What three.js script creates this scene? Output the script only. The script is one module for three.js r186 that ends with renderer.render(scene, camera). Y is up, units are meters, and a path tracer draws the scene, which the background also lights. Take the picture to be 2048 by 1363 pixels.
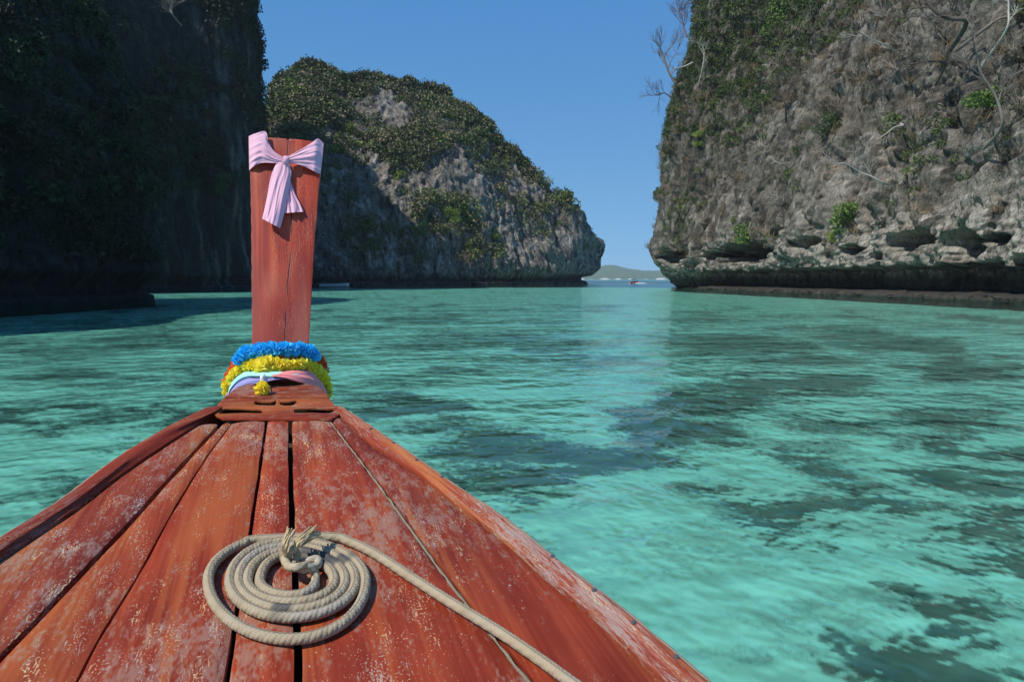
import * as THREE from 'three';
import { mergeGeometries, toCreasedNormals } from 'three/addons/utils/BufferGeometryUtils.js';

// ---------------------------------------------------------------- camera, sky, sun, exposure
const scene = new THREE.Scene();
const FPX = 1300, CX = 1024, CY = 681.5, HORIZON = 557.5, EYE = 2.0;       // lens in pixels of the 2048 x 1363 photograph
const PITCH = Math.atan((CY - HORIZON) / FPX), PC = Math.cos(PITCH), PS = Math.sin(PITCH);
const camera = new THREE.PerspectiveCamera(2 * Math.atan(CY / FPX) * 180 / Math.PI, 1024 / 681, 0.05, 20000);
camera.position.set(0, EYE, 0);
camera.rotation.set(-PITCH, 0, 0);
scene.add(camera);

const SUN = new THREE.Vector3(-0.67, 1.0, 0.50).normalize();
{
  const W = 512, H = 256, d = new Float32Array(W * H * 4);
  for (let j = 0; j < H; j++) for (let i = 0; i < W; i++) {
    const el = ((j + 0.5) / H - 0.5) * Math.PI, az = ((i + 0.5) / W - 0.5) * 2 * Math.PI;
    const x = Math.cos(el) * Math.cos(az), y = Math.sin(el), z = Math.cos(el) * Math.sin(az);
    const deg = Math.max(0, el * 180 / Math.PI), k = Math.exp(-deg / 12.5);
    const cs = x * SUN.x + y * SUN.y + z * SUN.z, glow = 0.35 * Math.pow(Math.max(0, cs), 10);
    const o = (j * W + i) * 4;
    d[o] = 0.052 + 0.21 * k + glow; d[o + 1] = 0.215 + 0.33 * k + glow; d[o + 2] = 0.56 + 0.27 * k + glow; d[o + 3] = 1;
  }
  const t = new THREE.DataTexture(d, W, H, THREE.RGBAFormat, THREE.FloatType);
  t.mapping = THREE.EquirectangularReflectionMapping; t.magFilter = THREE.LinearFilter; t.needsUpdate = true;
  scene.background = t; scene.environment = t;
}
const sun = new THREE.DirectionalLight(new THREE.Color(1.0, 0.945, 0.86), 4.8);
sun.position.copy(SUN).multiplyScalar(300); sun.castShadow = true;
Object.assign(sun.shadow.camera, { left: -300, right: 300, top: 300, bottom: -300, near: 1, far: 900 });
scene.add(sun, sun.target);
scene.fog = new THREE.FogExp2(new THREE.Color().setRGB(0.72, 0.86, 1.0), 0.0001);

const renderer = new THREE.WebGLRenderer({ antialias: true });
renderer.toneMapping = THREE.LinearToneMapping;
renderer.toneMappingExposure = 1.0;
renderer.shadowMap.enabled = true;

// ---------------------------------------------------------------- helpers
function rng(seed) { let s = seed >>> 0; return () => { s = (s + 0x6d2b79f5) | 0; let t = Math.imul(s ^ (s >>> 15), 1 | s); t = (t + Math.imul(t ^ (t >>> 7), 61 | t)) ^ t; return ((t ^ (t >>> 14)) >>> 0) / 4294967296; }; }
const clamp = (x, a, b) => x < a ? a : x > b ? b : x, lerp = (a, b, t) => a + (b - a) * t;
const smooth = (a, b, x) => { const t = clamp((x - a) / (b - a), 0, 1); return t * t * (3 - 2 * t); };
const PERM = new Uint8Array(512);
{ const r = rng(7), p = [...Array(256).keys()]; for (let i = 255; i > 0; i--) { const j = Math.floor(r() * (i + 1)); [p[i], p[j]] = [p[j], p[i]]; } for (let i = 0; i < 512; i++) PERM[i] = p[i & 255]; }
const GX = new Float64Array(256), GY = new Float64Array(256), GZ = new Float64Array(256);
{ const r = rng(11); for (let i = 0; i < 256; i++) { const z = r() * 2 - 1, a = r() * 6.2831853, q = Math.sqrt(1 - z * z); GX[i] = q * Math.cos(a); GY[i] = q * Math.sin(a); GZ[i] = z; } }
function n3(x, y, z) {
  const fx = Math.floor(x), fy = Math.floor(y), fz = Math.floor(z); x -= fx; y -= fy; z -= fz;
  const X = fx & 255, Y = fy & 255, Z = fz & 255;
  const u = x * x * x * (x * (x * 6 - 15) + 10), v = y * y * y * (y * (y * 6 - 15) + 10), w = z * z * z * (z * (z * 6 - 15) + 10);
  const A = PERM[X] + Y, B = PERM[X + 1] + Y, AA = PERM[A & 511] + Z, AB = PERM[(A + 1) & 511] + Z, BA = PERM[B & 511] + Z, BB = PERM[(B + 1) & 511] + Z;
  const g = (h, a, b, c) => { h = PERM[h & 511]; return GX[h] * a + GY[h] * b + GZ[h] * c; };
  const x1 = x - 1, y1 = y - 1, z1 = z - 1;
  const l0 = g(AA, x, y, z), l1 = g(BA, x1, y, z), l2 = g(AB, x, y1, z), l3 = g(BB, x1, y1, z), l4 = g(AA + 1, x, y, z1), l5 = g(BA + 1, x1, y, z1), l6 = g(AB + 1, x, y1, z1), l7 = g(BB + 1, x1, y1, z1);
  const a = l0 + u * (l1 - l0), b = l2 + u * (l3 - l2), c = l4 + u * (l5 - l4), d = l6 + u * (l7 - l6);
  const e = a + v * (b - a), f = c + v * (d - c);
  return 1.5 * (e + w * (f - e));
}
const fbm = (x, y, z, o) => { let s = 0, a = 0.5, t = 0; for (let i = 0; i < o; i++) { s += a * n3(x, y, z); t += a; a *= 0.5; x = x * 2.03 + 7.1; y = y * 2.03 + 3.7; z = z * 2.03 + 1.3; } return s / t; };
const ridge = (x, y, z, o) => { let s = 0, a = 0.5, t = 0; for (let i = 0; i < o; i++) { s += a * (1 - 2 * Math.abs(n3(x, y, z))); t += a; a *= 0.5; x = x * 2.07 + 5.1; y = y * 2.07 + 1.7; z = z * 2.07 + 9.3; } return s / t; };

// a pixel of the photograph as a ray, used to work out where things stand
const ray = (x, y) => { const v = (CY - y) / FPX; return [(x - CX) / FPX, v * PC - PS, -(PC + v * PS)]; };
const onWater = (x, y, h = 0) => { const d = ray(x, y), t = (h - EYE) / d[1]; return [d[0] * t, h, d[2] * t]; };
const atDepth = (x, y, D) => { const d = ray(x, y), t = D / -d[2]; return [d[0] * t, EYE + d[1] * t, -D]; };

const used = new Map();
const numbered = (n) => { const k = used.get(n) ?? 0; used.set(n, k + 1); return k ? n + '_' + String(k).padStart(3, '0') : n; };
function tag(o, label, category, group, kind) { if (label) o.userData.label = label; if (category) o.userData.category = category; if (group) o.userData.group = group; if (kind) o.userData.kind = kind; return o; }
function mesh(name, geo, mat, parent = scene) { const m = new THREE.Mesh(geo, mat); m.name = parent === scene ? numbered(name) : name; m.castShadow = m.receiveShadow = true; parent.add(m); return m; }
function thing(name, label, category, pos = [0, 0, 0], group) { const g = new THREE.Group(); g.name = numbered(name); g.position.set(...pos); tag(g, label, category, group); scene.add(g); return g; }
const std = (o) => new THREE.MeshStandardMaterial({ roughness: 0.8, side: THREE.DoubleSide, ...o });
const lin = (r, g, b) => new THREE.Color().setRGB(r, g, b);
const srgb = (r, g, b) => new THREE.Color().setRGB(r / 255, g / 255, b / 255, THREE.SRGBColorSpace);
function geom(pos, idx, uv, col) {
  const g = new THREE.BufferGeometry();
  g.setAttribute('position', new THREE.BufferAttribute(pos instanceof Float32Array ? pos : new Float32Array(pos), 3));
  if (uv) g.setAttribute('uv', new THREE.BufferAttribute(uv instanceof Float32Array ? uv : new Float32Array(uv), 2));
  if (col) g.setAttribute('color', new THREE.BufferAttribute(col instanceof Float32Array ? col : new Float32Array(col), 3));
  if (idx) g.setIndex(new THREE.BufferAttribute(idx instanceof Uint32Array ? idx : new Uint32Array(idx), 1));
  g.computeVertexNormals(); return g;
}
// rows of points joined into a skin; crease in radians keeps sharp edges sharp
function loft(rows, { closed = false, cap = false, crease = 0, uvs } = {}) {
  const n = rows[0].length, pos = [], uv = [], idx = [];
  rows.forEach((r, i) => r.forEach((p, j) => { pos.push(...p); uv.push(...(uvs ? uvs(p, i, j) : [j / (n - 1), i / (rows.length - 1)])); }));
  const m = closed ? n : n - 1;
  for (let i = 0; i < rows.length - 1; i++) for (let j = 0; j < m; j++) { const a = i * n + j, b = i * n + (j + 1) % n, c = a + n, d = b + n; idx.push(a, b, c, b, d, c); }
  if (cap) for (const e of [0, rows.length - 1]) for (let j = 1; j < n - 1; j++) e ? idx.push(e * n, e * n + j, e * n + j + 1) : idx.push(0, j + 1, j);
  let g = geom(pos, idx, uv);
  if (crease) g = toCreasedNormals(g, crease);
  return g;
}
function tube(pts, radius, sides = 8, { groove = 0, twist = 0, color } = {}) {           // radius: number or function of 0..1
  const n = pts.length, pos = [], uv = [], idx = [], col = color ? [] : null; let len = 0;
  const T = new THREE.Vector3(), N = new THREE.Vector3(0, 1, 0.01), B = new THREE.Vector3(), V = pts.map((p) => new THREE.Vector3(...p));
  for (let i = 0; i < n; i++) {
    T.subVectors(V[Math.min(n - 1, i + 1)], V[Math.max(0, i - 1)]).normalize();
    if (i === 0) { if (Math.abs(T.y) > 0.9) N.set(1, 0, 0.01); } else len += V[i].distanceTo(V[i - 1]);
    N.addScaledVector(T, -N.dot(T)).normalize(); B.crossVectors(T, N);
    const r = typeof radius === 'function' ? radius(i / (n - 1)) : radius;
    for (let k = 0; k < sides; k++) {
      const a = k / sides * 2 * Math.PI, q = groove ? r * (1 - groove * Math.pow(Math.abs(Math.cos(1.5 * a + twist * len)), 6)) : r, c = Math.cos(a) * q, s = Math.sin(a) * q;
      pos.push(V[i].x + N.x * c + B.x * s, V[i].y + N.y * c + B.y * s, V[i].z + N.z * c + B.z * s); uv.push(k / sides, len);
      if (col) col.push(...color(i / (n - 1), V[i], len));
    }
  }
  for (let i = 0; i < n - 1; i++) for (let k = 0; k < sides; k++) { const a = i * sides + k, b = i * sides + (k + 1) % sides; idx.push(a, b, a + sides, b, b + sides, a + sides); }
  for (let k = 1; k < sides - 1; k++) { idx.push(0, k + 1, k); const e = (n - 1) * sides; idx.push(e, e + k, e + k + 1); }
  return geom(pos, idx, uv, col);
}
const spline = (pts, n, tension = 0.5) => new THREE.CatmullRomCurve3(pts.map((p) => new THREE.Vector3(...p)), false, 'catmullrom', tension).getPoints(n).map((p) => [p.x, p.y, p.z]);
const plain = (g) => { const q = g.index ? g.toNonIndexed() : g; for (const k of Object.keys(q.attributes)) if (k !== 'position' && k !== 'normal') q.deleteAttribute(k); return q; };
function texture(W, H, f, channels = 4, srgbSpace = true, wrap = THREE.MirroredRepeatWrapping) {
  const d = new Uint8Array(W * H * 4), c = [0, 0, 0, 255];
  for (let j = 0; j < H; j++) for (let i = 0; i < W; i++) { f(i, j, c); const o = (j * W + i) * 4; d[o] = clamp(c[0], 0, 255); d[o + 1] = clamp(c[1], 0, 255); d[o + 2] = clamp(c[2], 0, 255); d[o + 3] = 255; }
  const t = new THREE.DataTexture(d, W, H, THREE.RGBAFormat); t.wrapS = t.wrapT = wrap; t.magFilter = THREE.LinearFilter; t.minFilter = THREE.LinearFilter; if (srgbSpace) t.colorSpace = THREE.SRGBColorSpace; t.needsUpdate = true; return t;
}

// ---------------------------------------------------------------- water and seabed
function waveField(N, waves, seed, tile, kmin, kmax, spread, slope) {      // a tileable sheet of ripples: heights and slopes
  const r = rng(seed), h = new Float32Array(N * N), gx = new Float32Array(N * N), gy = new Float32Array(N * N);
  for (let w = 0; w < waves; w++) {
    const k = kmin * Math.pow(kmax / kmin, r()), a = Math.PI / 2 + (r() + r() + r() - 1.5) * spread;
    const kx = Math.round(k * Math.cos(a)), ky = Math.round(k * Math.sin(a)), kk = Math.hypot(kx, ky) || 1, ph = r() * 6.283, amp = Math.pow(kk, -1.25);
    const cx = new Float32Array(N), sx = new Float32Array(N);
    for (let i = 0; i < N; i++) { cx[i] = Math.cos(2 * Math.PI * kx * i / N + ph); sx[i] = Math.sin(2 * Math.PI * kx * i / N + ph); }
    for (let j = 0; j < N; j++) {
      const cy = Math.cos(2 * Math.PI * ky * j / N), sy = Math.sin(2 * Math.PI * ky * j / N);
      for (let i = 0; i < N; i++) { const o = j * N + i, c = cx[i] * cy - sx[i] * sy, s = sx[i] * cy + cx[i] * sy; h[o] += amp * c; gx[o] -= amp * s * kx; gy[o] -= amp * s * ky; }
    }
  }
  let q = 0; for (let o = 0; o < N * N; o++) q += gx[o] * gx[o] + gy[o] * gy[o];
  const m = slope / Math.sqrt(q / (N * N));                                 // rms slope wanted
  for (let o = 0; o < N * N; o++) { gx[o] *= m; gy[o] *= m; h[o] *= m * tile / (2 * Math.PI); }
  return { N, h, gx, gy };
}
const wfFine = waveField(1024, 110, 5, 7.3, 8, 90, 2.3, 0.12);
const wfLong = waveField(1024, 60, 9, 41, 7, 60, 1.5, 0.085);
const waterNormal = texture(1024, 1024, (i, j, c) => { const o = j * 1024 + i; const x = -wfFine.gx[o], y = -wfFine.gy[o], l = Math.hypot(x, y, 1); c[0] = 127.5 + 127.5 * x / l; c[1] = 127.5 + 127.5 * y / l; c[2] = 127.5 + 127.5 / l; }, 4, false, THREE.RepeatWrapping);
waterNormal.repeat.set(1 / 7.3, 1 / 7.3);
let hLo = 1e9, hHi = -1e9; for (const v of wfLong.h) { hLo = Math.min(hLo, v); hHi = Math.max(hHi, v); }
const fl = new Float32Array(1024 * 1024 * 4); for (let o = 0; o < 1024 * 1024; o++) { const v = (wfLong.h[o] - hLo) / (hHi - hLo); fl[o * 4] = fl[o * 4 + 1] = fl[o * 4 + 2] = v; fl[o * 4 + 3] = 1; }
const waterBump = new THREE.DataTexture(fl, 1024, 1024, THREE.RGBAFormat, THREE.FloatType); waterBump.wrapS = waterBump.wrapT = THREE.RepeatWrapping; waterBump.magFilter = THREE.LinearFilter; waterBump.repeat.set(1 / 41, 1 / 41); waterBump.needsUpdate = true;
const paintedRipples = texture(1024, 1024, (i, j, c) => { const o = j * 1024 + i, k = wfFine.gy[o] / 0.12 + 0.5 * wfFine.gx[o] / 0.12, f = 255 * (0.77 + 0.23 * smooth(-1.6, 1.6, k)); c[0] = f * 0.96; c[1] = f; c[2] = f; }, 4, false, THREE.RepeatWrapping);   // light and dark of the ripples painted into the tint by slope
paintedRipples.repeat.set(1 / 7.3, 1 / 7.3);
const waterMat = new THREE.MeshPhysicalMaterial({ name: 'water', map: paintedRipples, color: lin(0.55, 0.97, 0.885), roughness: 0.03, transmission: 1, thickness: 0, ior: 1.333, specularIntensity: 0.78, normalMap: waterNormal, normalScale: new THREE.Vector2(1, 1), bumpMap: waterBump, bumpScale: hHi - hLo });
{
  const R = 9000, g = geom([-R, 0, 400, R, 0, 400, R, 0, -R, -R, 0, -R], [0, 1, 2, 0, 2, 3], [-R, -400, R, -400, R, R, -R, R]);
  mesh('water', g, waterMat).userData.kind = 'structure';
}
// where dark coral and weed lie on the sand: x, y, half width, half height in the photograph, strength
const PATCH = [
  [1500, 690, 190, 16, .8], [1640, 720, 130, 13, .8], [1420, 700, 90, 22, .7], [1840, 690, 160, 18, .8], [1970, 740, 120, 40, .9], [1600, 770, 260, 26, .9], [1440, 800, 190, 42, 1], [1380, 850, 170, 40, .9],
  [1280, 905, 160, 22, .8], [1500, 880, 120, 20, .6], [1680, 930, 110, 26, .7], [1900, 850, 190, 46, 1], [2000, 950, 130, 60, 1], [1650, 1010, 210, 34, .95], [1560, 985, 120, 20, .6], [1800, 1040, 120, 18, .6], [1990, 1080, 70, 60, .9],
  [1860, 1270, 150, 70, .85], [1700, 1215, 60, 22, .5], [1980, 1190, 60, 22, .5], [1150, 690, 150, 14, .7], [980, 672, 160, 14, .8], [860, 690, 130, 12, .7], [1220, 715, 120, 20, .6], [1150, 760, 110, 14, .5], [900, 740, 130, 16, .6], [780, 760, 100, 14, .6],
  [780, 800, 130, 26, .9], [900, 850, 110, 24, .7], [960, 890, 180, 38, 1], [1080, 930, 200, 32, .9], [900, 960, 90, 30, .9], [1020, 990, 80, 22, .7], [1120, 900, 90, 20, .7], [860, 640, 200, 10, .7], [700, 655, 90, 10, .6], [1000, 620, 220, 8, .5], [1400, 640, 160, 9, .6], [1650, 655, 240, 10, .6], [1560, 630, 180, 6, .5], [1900, 645, 160, 8, .5],
  [300, 690, 150, 10, .7], [90, 700, 120, 12, .6], [380, 655, 120, 8, .6], [140, 755, 130, 18, .8], [380, 760, 130, 14, .5], [60, 830, 90, 30, .9], [210, 830, 70, 14, .5], [330, 835, 130, 22, .85], [80, 985, 140, 34, .9], [260, 890, 90, 10, .3], [460, 700, 90, 9, .5], [200, 655, 140, 6, .5], [60, 660, 100, 6, .6], [420, 800, 60, 14, .6], [1350, 745, 80, 12, .5], [1260, 780, 60, 14, .35], [1330, 1080, 60, 12, .25], [1080, 1060, 60, 30, .5],
].map(([x, y, rx, ry, s]) => { const a = onWater(x, y, -0.8), b = onWater(x + rx, y, -0.8), c = onWater(x, y - ry, -0.8), d = onWater(x, y + ry, -0.8); return { x: a[0], z: (c[2] + d[2]) / 2, rx: (b[0] - a[0]), rz: (d[2] - c[2]) / 2, s, sh: a[0] / a[2] }; });
function reefAt(x, z) {                                                     // 0 sand .. 1 coral
  const r = Math.hypot(x, z), f = Math.min(1, r / 14);
  const w1 = n3(x * 0.45, 3.1, z * 0.75), w2 = n3(x * 0.45 + 9, 8.1, z * 0.75), w3 = n3(x * 1.5, 5.5, z * 3.2), w4 = n3(x * 3.1 + 4, 1.5, z * 7.3);
  const wi = ((Math.floor(x / 7.3 * 1024) % 1024) + 1024) % 1024, wj = ((Math.floor(-z / 7.3 * 1024) % 1024) + 1024) % 1024, wo = wj * 1024 + wi, near = 1 - smooth(12, 30, r);
  const X = x + (w1 * 1.5 + w3 * 0.25) * (0.35 + f) + 1.2 * near * wfFine.gx[wo], Z = z + (w2 * 1.5 + w3 * 0.3 + w4 * 0.13) * (0.35 + f) + 2.6 * near * wfFine.gy[wo];
  let m = 0;
  for (const p of PATCH) {
    const dz = (Z - p.z) / p.rz; if (dz > 1.7 || dz < -1.7) continue;
    const dx = (X - p.x - p.sh * (Z - p.z)) / p.rx; if (dx > 1.7 || dx < -1.7) continue;
    const q = p.s * (1.25 - 0.8 * (dx * dx + dz * dz)); if (q > m) m = q;
  }
  const far = smooth(9, 40, r) * (1 - smooth(48, 95, r) * (0.35 + 0.65 * smooth(-5, 20, x)));
  const b = fbm(X * 0.16, 2.2, Z * 0.11, 4) * 1.4;
  m = Math.max(m + b * 0.6, far * (0.24 + b * 1.5));
  m += 0.34 * n3(X * 0.9, 4.4, Z * 1.3) + 0.30 * n3(X * 2.1, 6.6, Z * 3.2) + 0.16 * n3(X * 5, 2.6, Z * 9) * (0.4 + near);
  return smooth(0.04, 1.0, m);
}
const BED = (x, z) => { const r = Math.hypot(x, z); return -0.85 - 0.12 * n3(x * 0.08, 0.3, z * 0.08) - 14 * smooth(250, 700, r) - 2 * smooth(215, 260, r); };
{
  const rs = [0.9]; while (rs[rs.length - 1] < 420) { const r = rs[rs.length - 1]; rs.push(r + Math.max(0.035, r * r / 1250)); } rs.push(520, 800, 1400, 3000, 9000);
  const NA = 1120, NR = rs.length, A0 = 1.15, pos = new Float32Array(NA * NR * 3), col = new Float32Array(NA * NR * 3), mk = new Float32Array(NA * NR), idx = [], rf = [];
  for (let i = 0; i < NR; i++) for (let j = 0; j < NA; j++) {
    const a = (j / (NA - 1) * 2 - 1) * A0, r = rs[i], x = r * Math.sin(a), z = -r * Math.cos(a), o = (i * NA + j) * 3;
    const m = reefAt(x, z); mk[i * NA + j] = m;
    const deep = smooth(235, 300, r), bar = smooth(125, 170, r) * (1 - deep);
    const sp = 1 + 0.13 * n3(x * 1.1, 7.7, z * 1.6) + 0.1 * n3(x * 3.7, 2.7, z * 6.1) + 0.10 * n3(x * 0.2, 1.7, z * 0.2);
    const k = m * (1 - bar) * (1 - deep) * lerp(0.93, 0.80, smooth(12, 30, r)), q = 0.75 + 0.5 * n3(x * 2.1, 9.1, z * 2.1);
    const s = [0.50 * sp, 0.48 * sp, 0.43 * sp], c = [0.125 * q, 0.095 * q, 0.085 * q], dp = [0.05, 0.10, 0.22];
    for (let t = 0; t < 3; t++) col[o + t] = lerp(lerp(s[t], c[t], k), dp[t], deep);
    pos[o] = x; pos[o + 1] = BED(x, z); pos[o + 2] = z;
  }
  for (let i = 0; i < NR - 1; i++) for (let j = 0; j < NA - 1; j++) {
    const a = i * NA + j, b = a + 1, c = a + NA, d = c + 1; idx.push(a, b, c, b, d, c);
    if (rs[i] < 120 && Math.min(mk[a], mk[b], mk[c], mk[d]) > 0.6) rf.push(a, b, c, b, d, c);
  }
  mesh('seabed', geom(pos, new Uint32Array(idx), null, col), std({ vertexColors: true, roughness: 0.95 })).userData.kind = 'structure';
  // coral growing where the patches are thickest, standing a little proud of the sand
  const map = new Map(), p2 = [], c2 = [], i2 = [];
  for (const v of rf) { let k = map.get(v); if (k === undefined) { k = map.size; map.set(v, k); const x = pos[v * 3], z = pos[v * 3 + 2], up = 0.004; p2.push(x, pos[v * 3 + 1] + up, z); for (let t = 0; t < 3; t++) c2.push(col[v * 3 + t] * (1 + 0.18 * smooth(0.6, 0.9, mk[v]) * n3(x * 6, 3 + t * 0.1, z * 9))); } i2.push(k); }
  tag(mesh('coral_reef', geom(p2, i2, null, c2), std({ vertexColors: true, roughness: 0.95 })), 'dark brown patches of coral and weed under the clear turquoise water', 'coral reef', null, 'stuff');
}

// ---------------------------------------------------------------- cliffs
const rockMap = texture(1024, 1024, (i, j, c) => {
  const x = i / 1024 * 10, y = j / 1024 * 10, a = fbm(x * 1.2, y * 0.6, 0.5, 4), b = ridge(x * 2.2 + a, y * 1.4, 4.2, 3), d = fbm(x * 9, y * 7, 8.8, 2);
  const v = 190 + 70 * a + 34 * d - 60 * smooth(0.55, 0.9, b); c[0] = v; c[1] = v * 0.99; c[2] = v * 0.97;
});
const rockBump = texture(1024, 1024, (i, j, c) => {
  const x = i / 1024 * 10, y = j / 1024 * 10, a = ridge(x * 1.3, y * 0.7, 1.5, 5), d = fbm(x * 5, y * 4, 3.3, 4);
  c[0] = c[1] = c[2] = 128 + 70 * a + 60 * d;
}, 4, false);
const rockMat = std({ name: 'limestone', vertexColors: true, roughness: 0.92, map: rockMap, bumpMap: rockBump, bumpScale: 0.35 });
const rockMatFar = rockMat.clone(); rockMatFar.bumpScale = 0.8;

// columns of a rock face (base point at the water, top point) skinned, then weathered along their normals
function cliff({ name, cols, nu, nv, flip = 1, level = 0, vpow = 1, y0 = -1.2, setback, extra, disp, color, mat = rockMat, uvScale = 6 }) {
  const P = cols.length, L = [0]; for (let i = 1; i < P; i++) L.push(L[i - 1] + Math.hypot(cols[i].b[0] - cols[i - 1].b[0], cols[i].b[1] - cols[i - 1].b[1]));
  const cat = (a, b, c, d, t) => 0.5 * (2 * b + (c - a) * t + (2 * a - 5 * b + 4 * c - d) * t * t + (3 * b - a - 3 * c + d) * t * t * t);
  const at = (s) => { let i = 0; while (i < P - 2 && L[i + 1] < s) i++; const t = (s - L[i]) / (L[i + 1] - L[i]), k = [Math.max(0, i - 1), i, i + 1, Math.min(P - 1, i + 2)].map((q) => cols[q]); const g = (f) => cat(f(k[0]), f(k[1]), f(k[2]), f(k[3]), t); return { bx: g((q) => q.b[0]), bz: g((q) => q.b[1]), tx: g((q) => q.t[0]), ty: g((q) => q.t[1]), tz: g((q) => q.t[2]) }; };
  const S = new Float32Array(nu * nv * 3), total = L[P - 1];
  const C = []; for (let i = 0; i < nu; i++) C.push(at(i / (nu - 1) * total));
  for (let i = 0; i < nu; i++) {
    const c = C[i], p = C[Math.max(0, i - 4)], q = C[Math.min(nu - 1, i + 4)]; let nx = -(q.bz - p.bz), nz = q.bx - p.bx; const l = flip * (Math.hypot(nx, nz) || 1); nx /= l; nz /= l;
    for (let j = 0; j < nv; j++) {
      const v = Math.pow(j / (nv - 1), vpow), y = lerp(y0, c.ty, v), k = setback(v, y, i / (nu - 1)), e = extra ? extra(i / (nu - 1), y, c.bx, c.bz) : 0, o = (i * nv + j) * 3;
      S[o] = lerp(c.bx, c.tx, k) + nx * e; S[o + 1] = y; S[o + 2] = lerp(c.bz, c.tz, k) + nz * e;
    }
  }
  const idx = new Uint32Array((nu - 1) * (nv - 1) * 6); let w = 0;
  for (let i = 0; i < nu - 1; i++) for (let j = 0; j < nv - 1; j++) { const a = i * nv + j, b = a + nv; idx.set(flip > 0 ? [a, b, a + 1, b, b + 1, a + 1] : [a, a + 1, b, b, a + 1, b + 1], w); w += 6; }
  const g0 = geom(S, idx), N = g0.attributes.normal.array; if (level) for (let o = 0; o < N.length; o += 3) { const k = 1 - smooth(5, level, S[o + 1]), l = Math.hypot(N[o], N[o + 2]) || 1; N[o] = lerp(N[o], N[o] / l, k); N[o + 1] *= 1 - k; N[o + 2] = lerp(N[o + 2], N[o + 2] / l, k); }
  const pos = new Float32Array(S.length), col = new Float32Array(S.length), uv = new Float32Array(nu * nv * 2);
  for (let i = 0; i < nu; i++) for (let j = 0; j < nv; j++) {
    const o = (i * nv + j) * 3, x = S[o], y = S[o + 1], z = S[o + 2], d = disp(x, y, z, i / (nu - 1), N[o + 1]);
    pos[o] = x + N[o] * d; pos[o + 1] = y + N[o + 1] * d; pos[o + 2] = z + N[o + 2] * d;
    const c = color(x, y, z, d, N[o + 1], i / (nu - 1)); col[o] = c[0]; col[o + 1] = c[1]; col[o + 2] = c[2];
    uv[(i * nv + j) * 2] = (i / (nu - 1) * total + 0.7 * d) / uvScale; uv[(i * nv + j) * 2 + 1] = (y + 0.7 * d) / uvScale;
  }
  const g = geom(pos, idx, uv, col), m = mesh(name, g, mat); m.userData.kind = 'structure';
  return { mesh: m, pos, nor: g.attributes.normal.array, nu, nv };
}
const mixc = (a, b, t) => [lerp(a[0], b[0], t), lerp(a[1], b[1], t), lerp(a[2], b[2], t)];
function rockColor(x, y, z, d, up, { pale = 0, dry = 0.5, orange = 0.4 } = {}) {
  const a = fbm(x * 0.10, y * 0.05, z * 0.10, 3), st = n3(x * 0.9, y * 0.06, z * 0.9) + 0.6 * n3(x * 2.6, y * 0.10, z * 2.6), f = n3(x * 1.7, y * 1.3, z * 1.7), g = n3(x * 4.3, y * 1.5, z * 4.3);
  let c = mixc([0.15, 0.142, 0.13], [0.27, 0.26, 0.242], smooth(-0.5, 0.6, a + 0.4 * f));
  c = mixc(c, [0.165, 0.125, 0.065], dry * smooth(-0.05, 0.5, fbm(x * 0.2 + 9, y * 0.2, z * 0.2, 3) + 0.5 * up));
  if (pale) c = mixc(c, [0.44, 0.43, 0.41], pale * smooth(-0.2, 0.5, f + a));
  c = mixc(c, [0.40, 0.19, 0.07], orange * smooth(0.38, 0.6, n3(x * 0.22 + 4, y * 0.12, z * 0.22) + 0.3 * f));
  c = mixc(c, [0.05, 0.048, 0.046], 0.8 * smooth(0.1, 0.75, st + 0.25 * g));
  c = mixc(c, [0.45, 0.44, 0.42], 0.6 * smooth(0.25, 0.85, -st + 0.35 * a + 0.3 * g));
  const pit = smooth(0.16, 0.45, 0.75 * n3(x * 1.25 + 7, y * 0.26, z * 1.25) + 0.6 * g), lt = smooth(0.2, 0.55, 0.75 * n3(x * 1.6 + 17, y * 0.22, z * 1.6) - 0.6 * g);
  c = mixc(c, [0.036, 0.034, 0.032], 0.78 * pit); return mixc(c, [0.45, 0.44, 0.42], 0.45 * lt);
}
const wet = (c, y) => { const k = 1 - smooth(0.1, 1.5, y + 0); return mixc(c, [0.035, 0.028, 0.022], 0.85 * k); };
const W2 = (x, y) => { const p = onWater(x, y); return [p[0], p[2]]; };

// right-hand cliff: from beyond the frame to its undercut nose, then round the corner
const nose = [[575, 0], [562, -14], [550, -27], [535, -36], [520, -41], [503, -48], [480, -46], [440, -37], [400, -34], [350, -30], [300, -27], [250, -22], [200, -15], [150, -4], [100, 8], [50, 20], [0, 28], [-80, 42]].map(([y, dx]) => { const D = 146; return [2 + (HORIZON - y) / FPX * D, (dx + 10 + 16 * (1 - y / 600)) / FPX * D]; });
const noseAt = (y) => { if (y <= nose[0][0]) return 0; for (let i = 1; i < nose.length; i++) if (y < nose[i][0]) { const t = (y - nose[i - 1][0]) / (nose[i][0] - nose[i - 1][0]); return lerp(nose[i - 1][1], nose[i][1], t); } return nose[nose.length - 1][1]; };
const rightBase = [W2(2500, 629), W2(2200, 610.5), W2(2048, 602.5), W2(1900, 596.5), W2(1800, 592.5), W2(1700, 588.5), W2(1600, 585), W2(1500, 581), W2(1420, 578), W2(1352, 575.3)];
const tipR = rightBase[9]; rightBase.push([tipR[0] + 2, tipR[1] - 9], [tipR[0] + 12, tipR[1] - 17], [tipR[0] + 32, tipR[1] - 22]);
const rightCols = rightBase.map(([x, z], i) => { const lean = i < 8 ? 26 : i === 8 ? 20 : 15; const d = i < 9 ? [0.9, -0.42] : i === 9 ? [1, 0] : [0.6, 0.6]; return { b: [x, z], t: [x + d[0] * lean, 78, z + d[1] * lean] }; });
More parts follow.
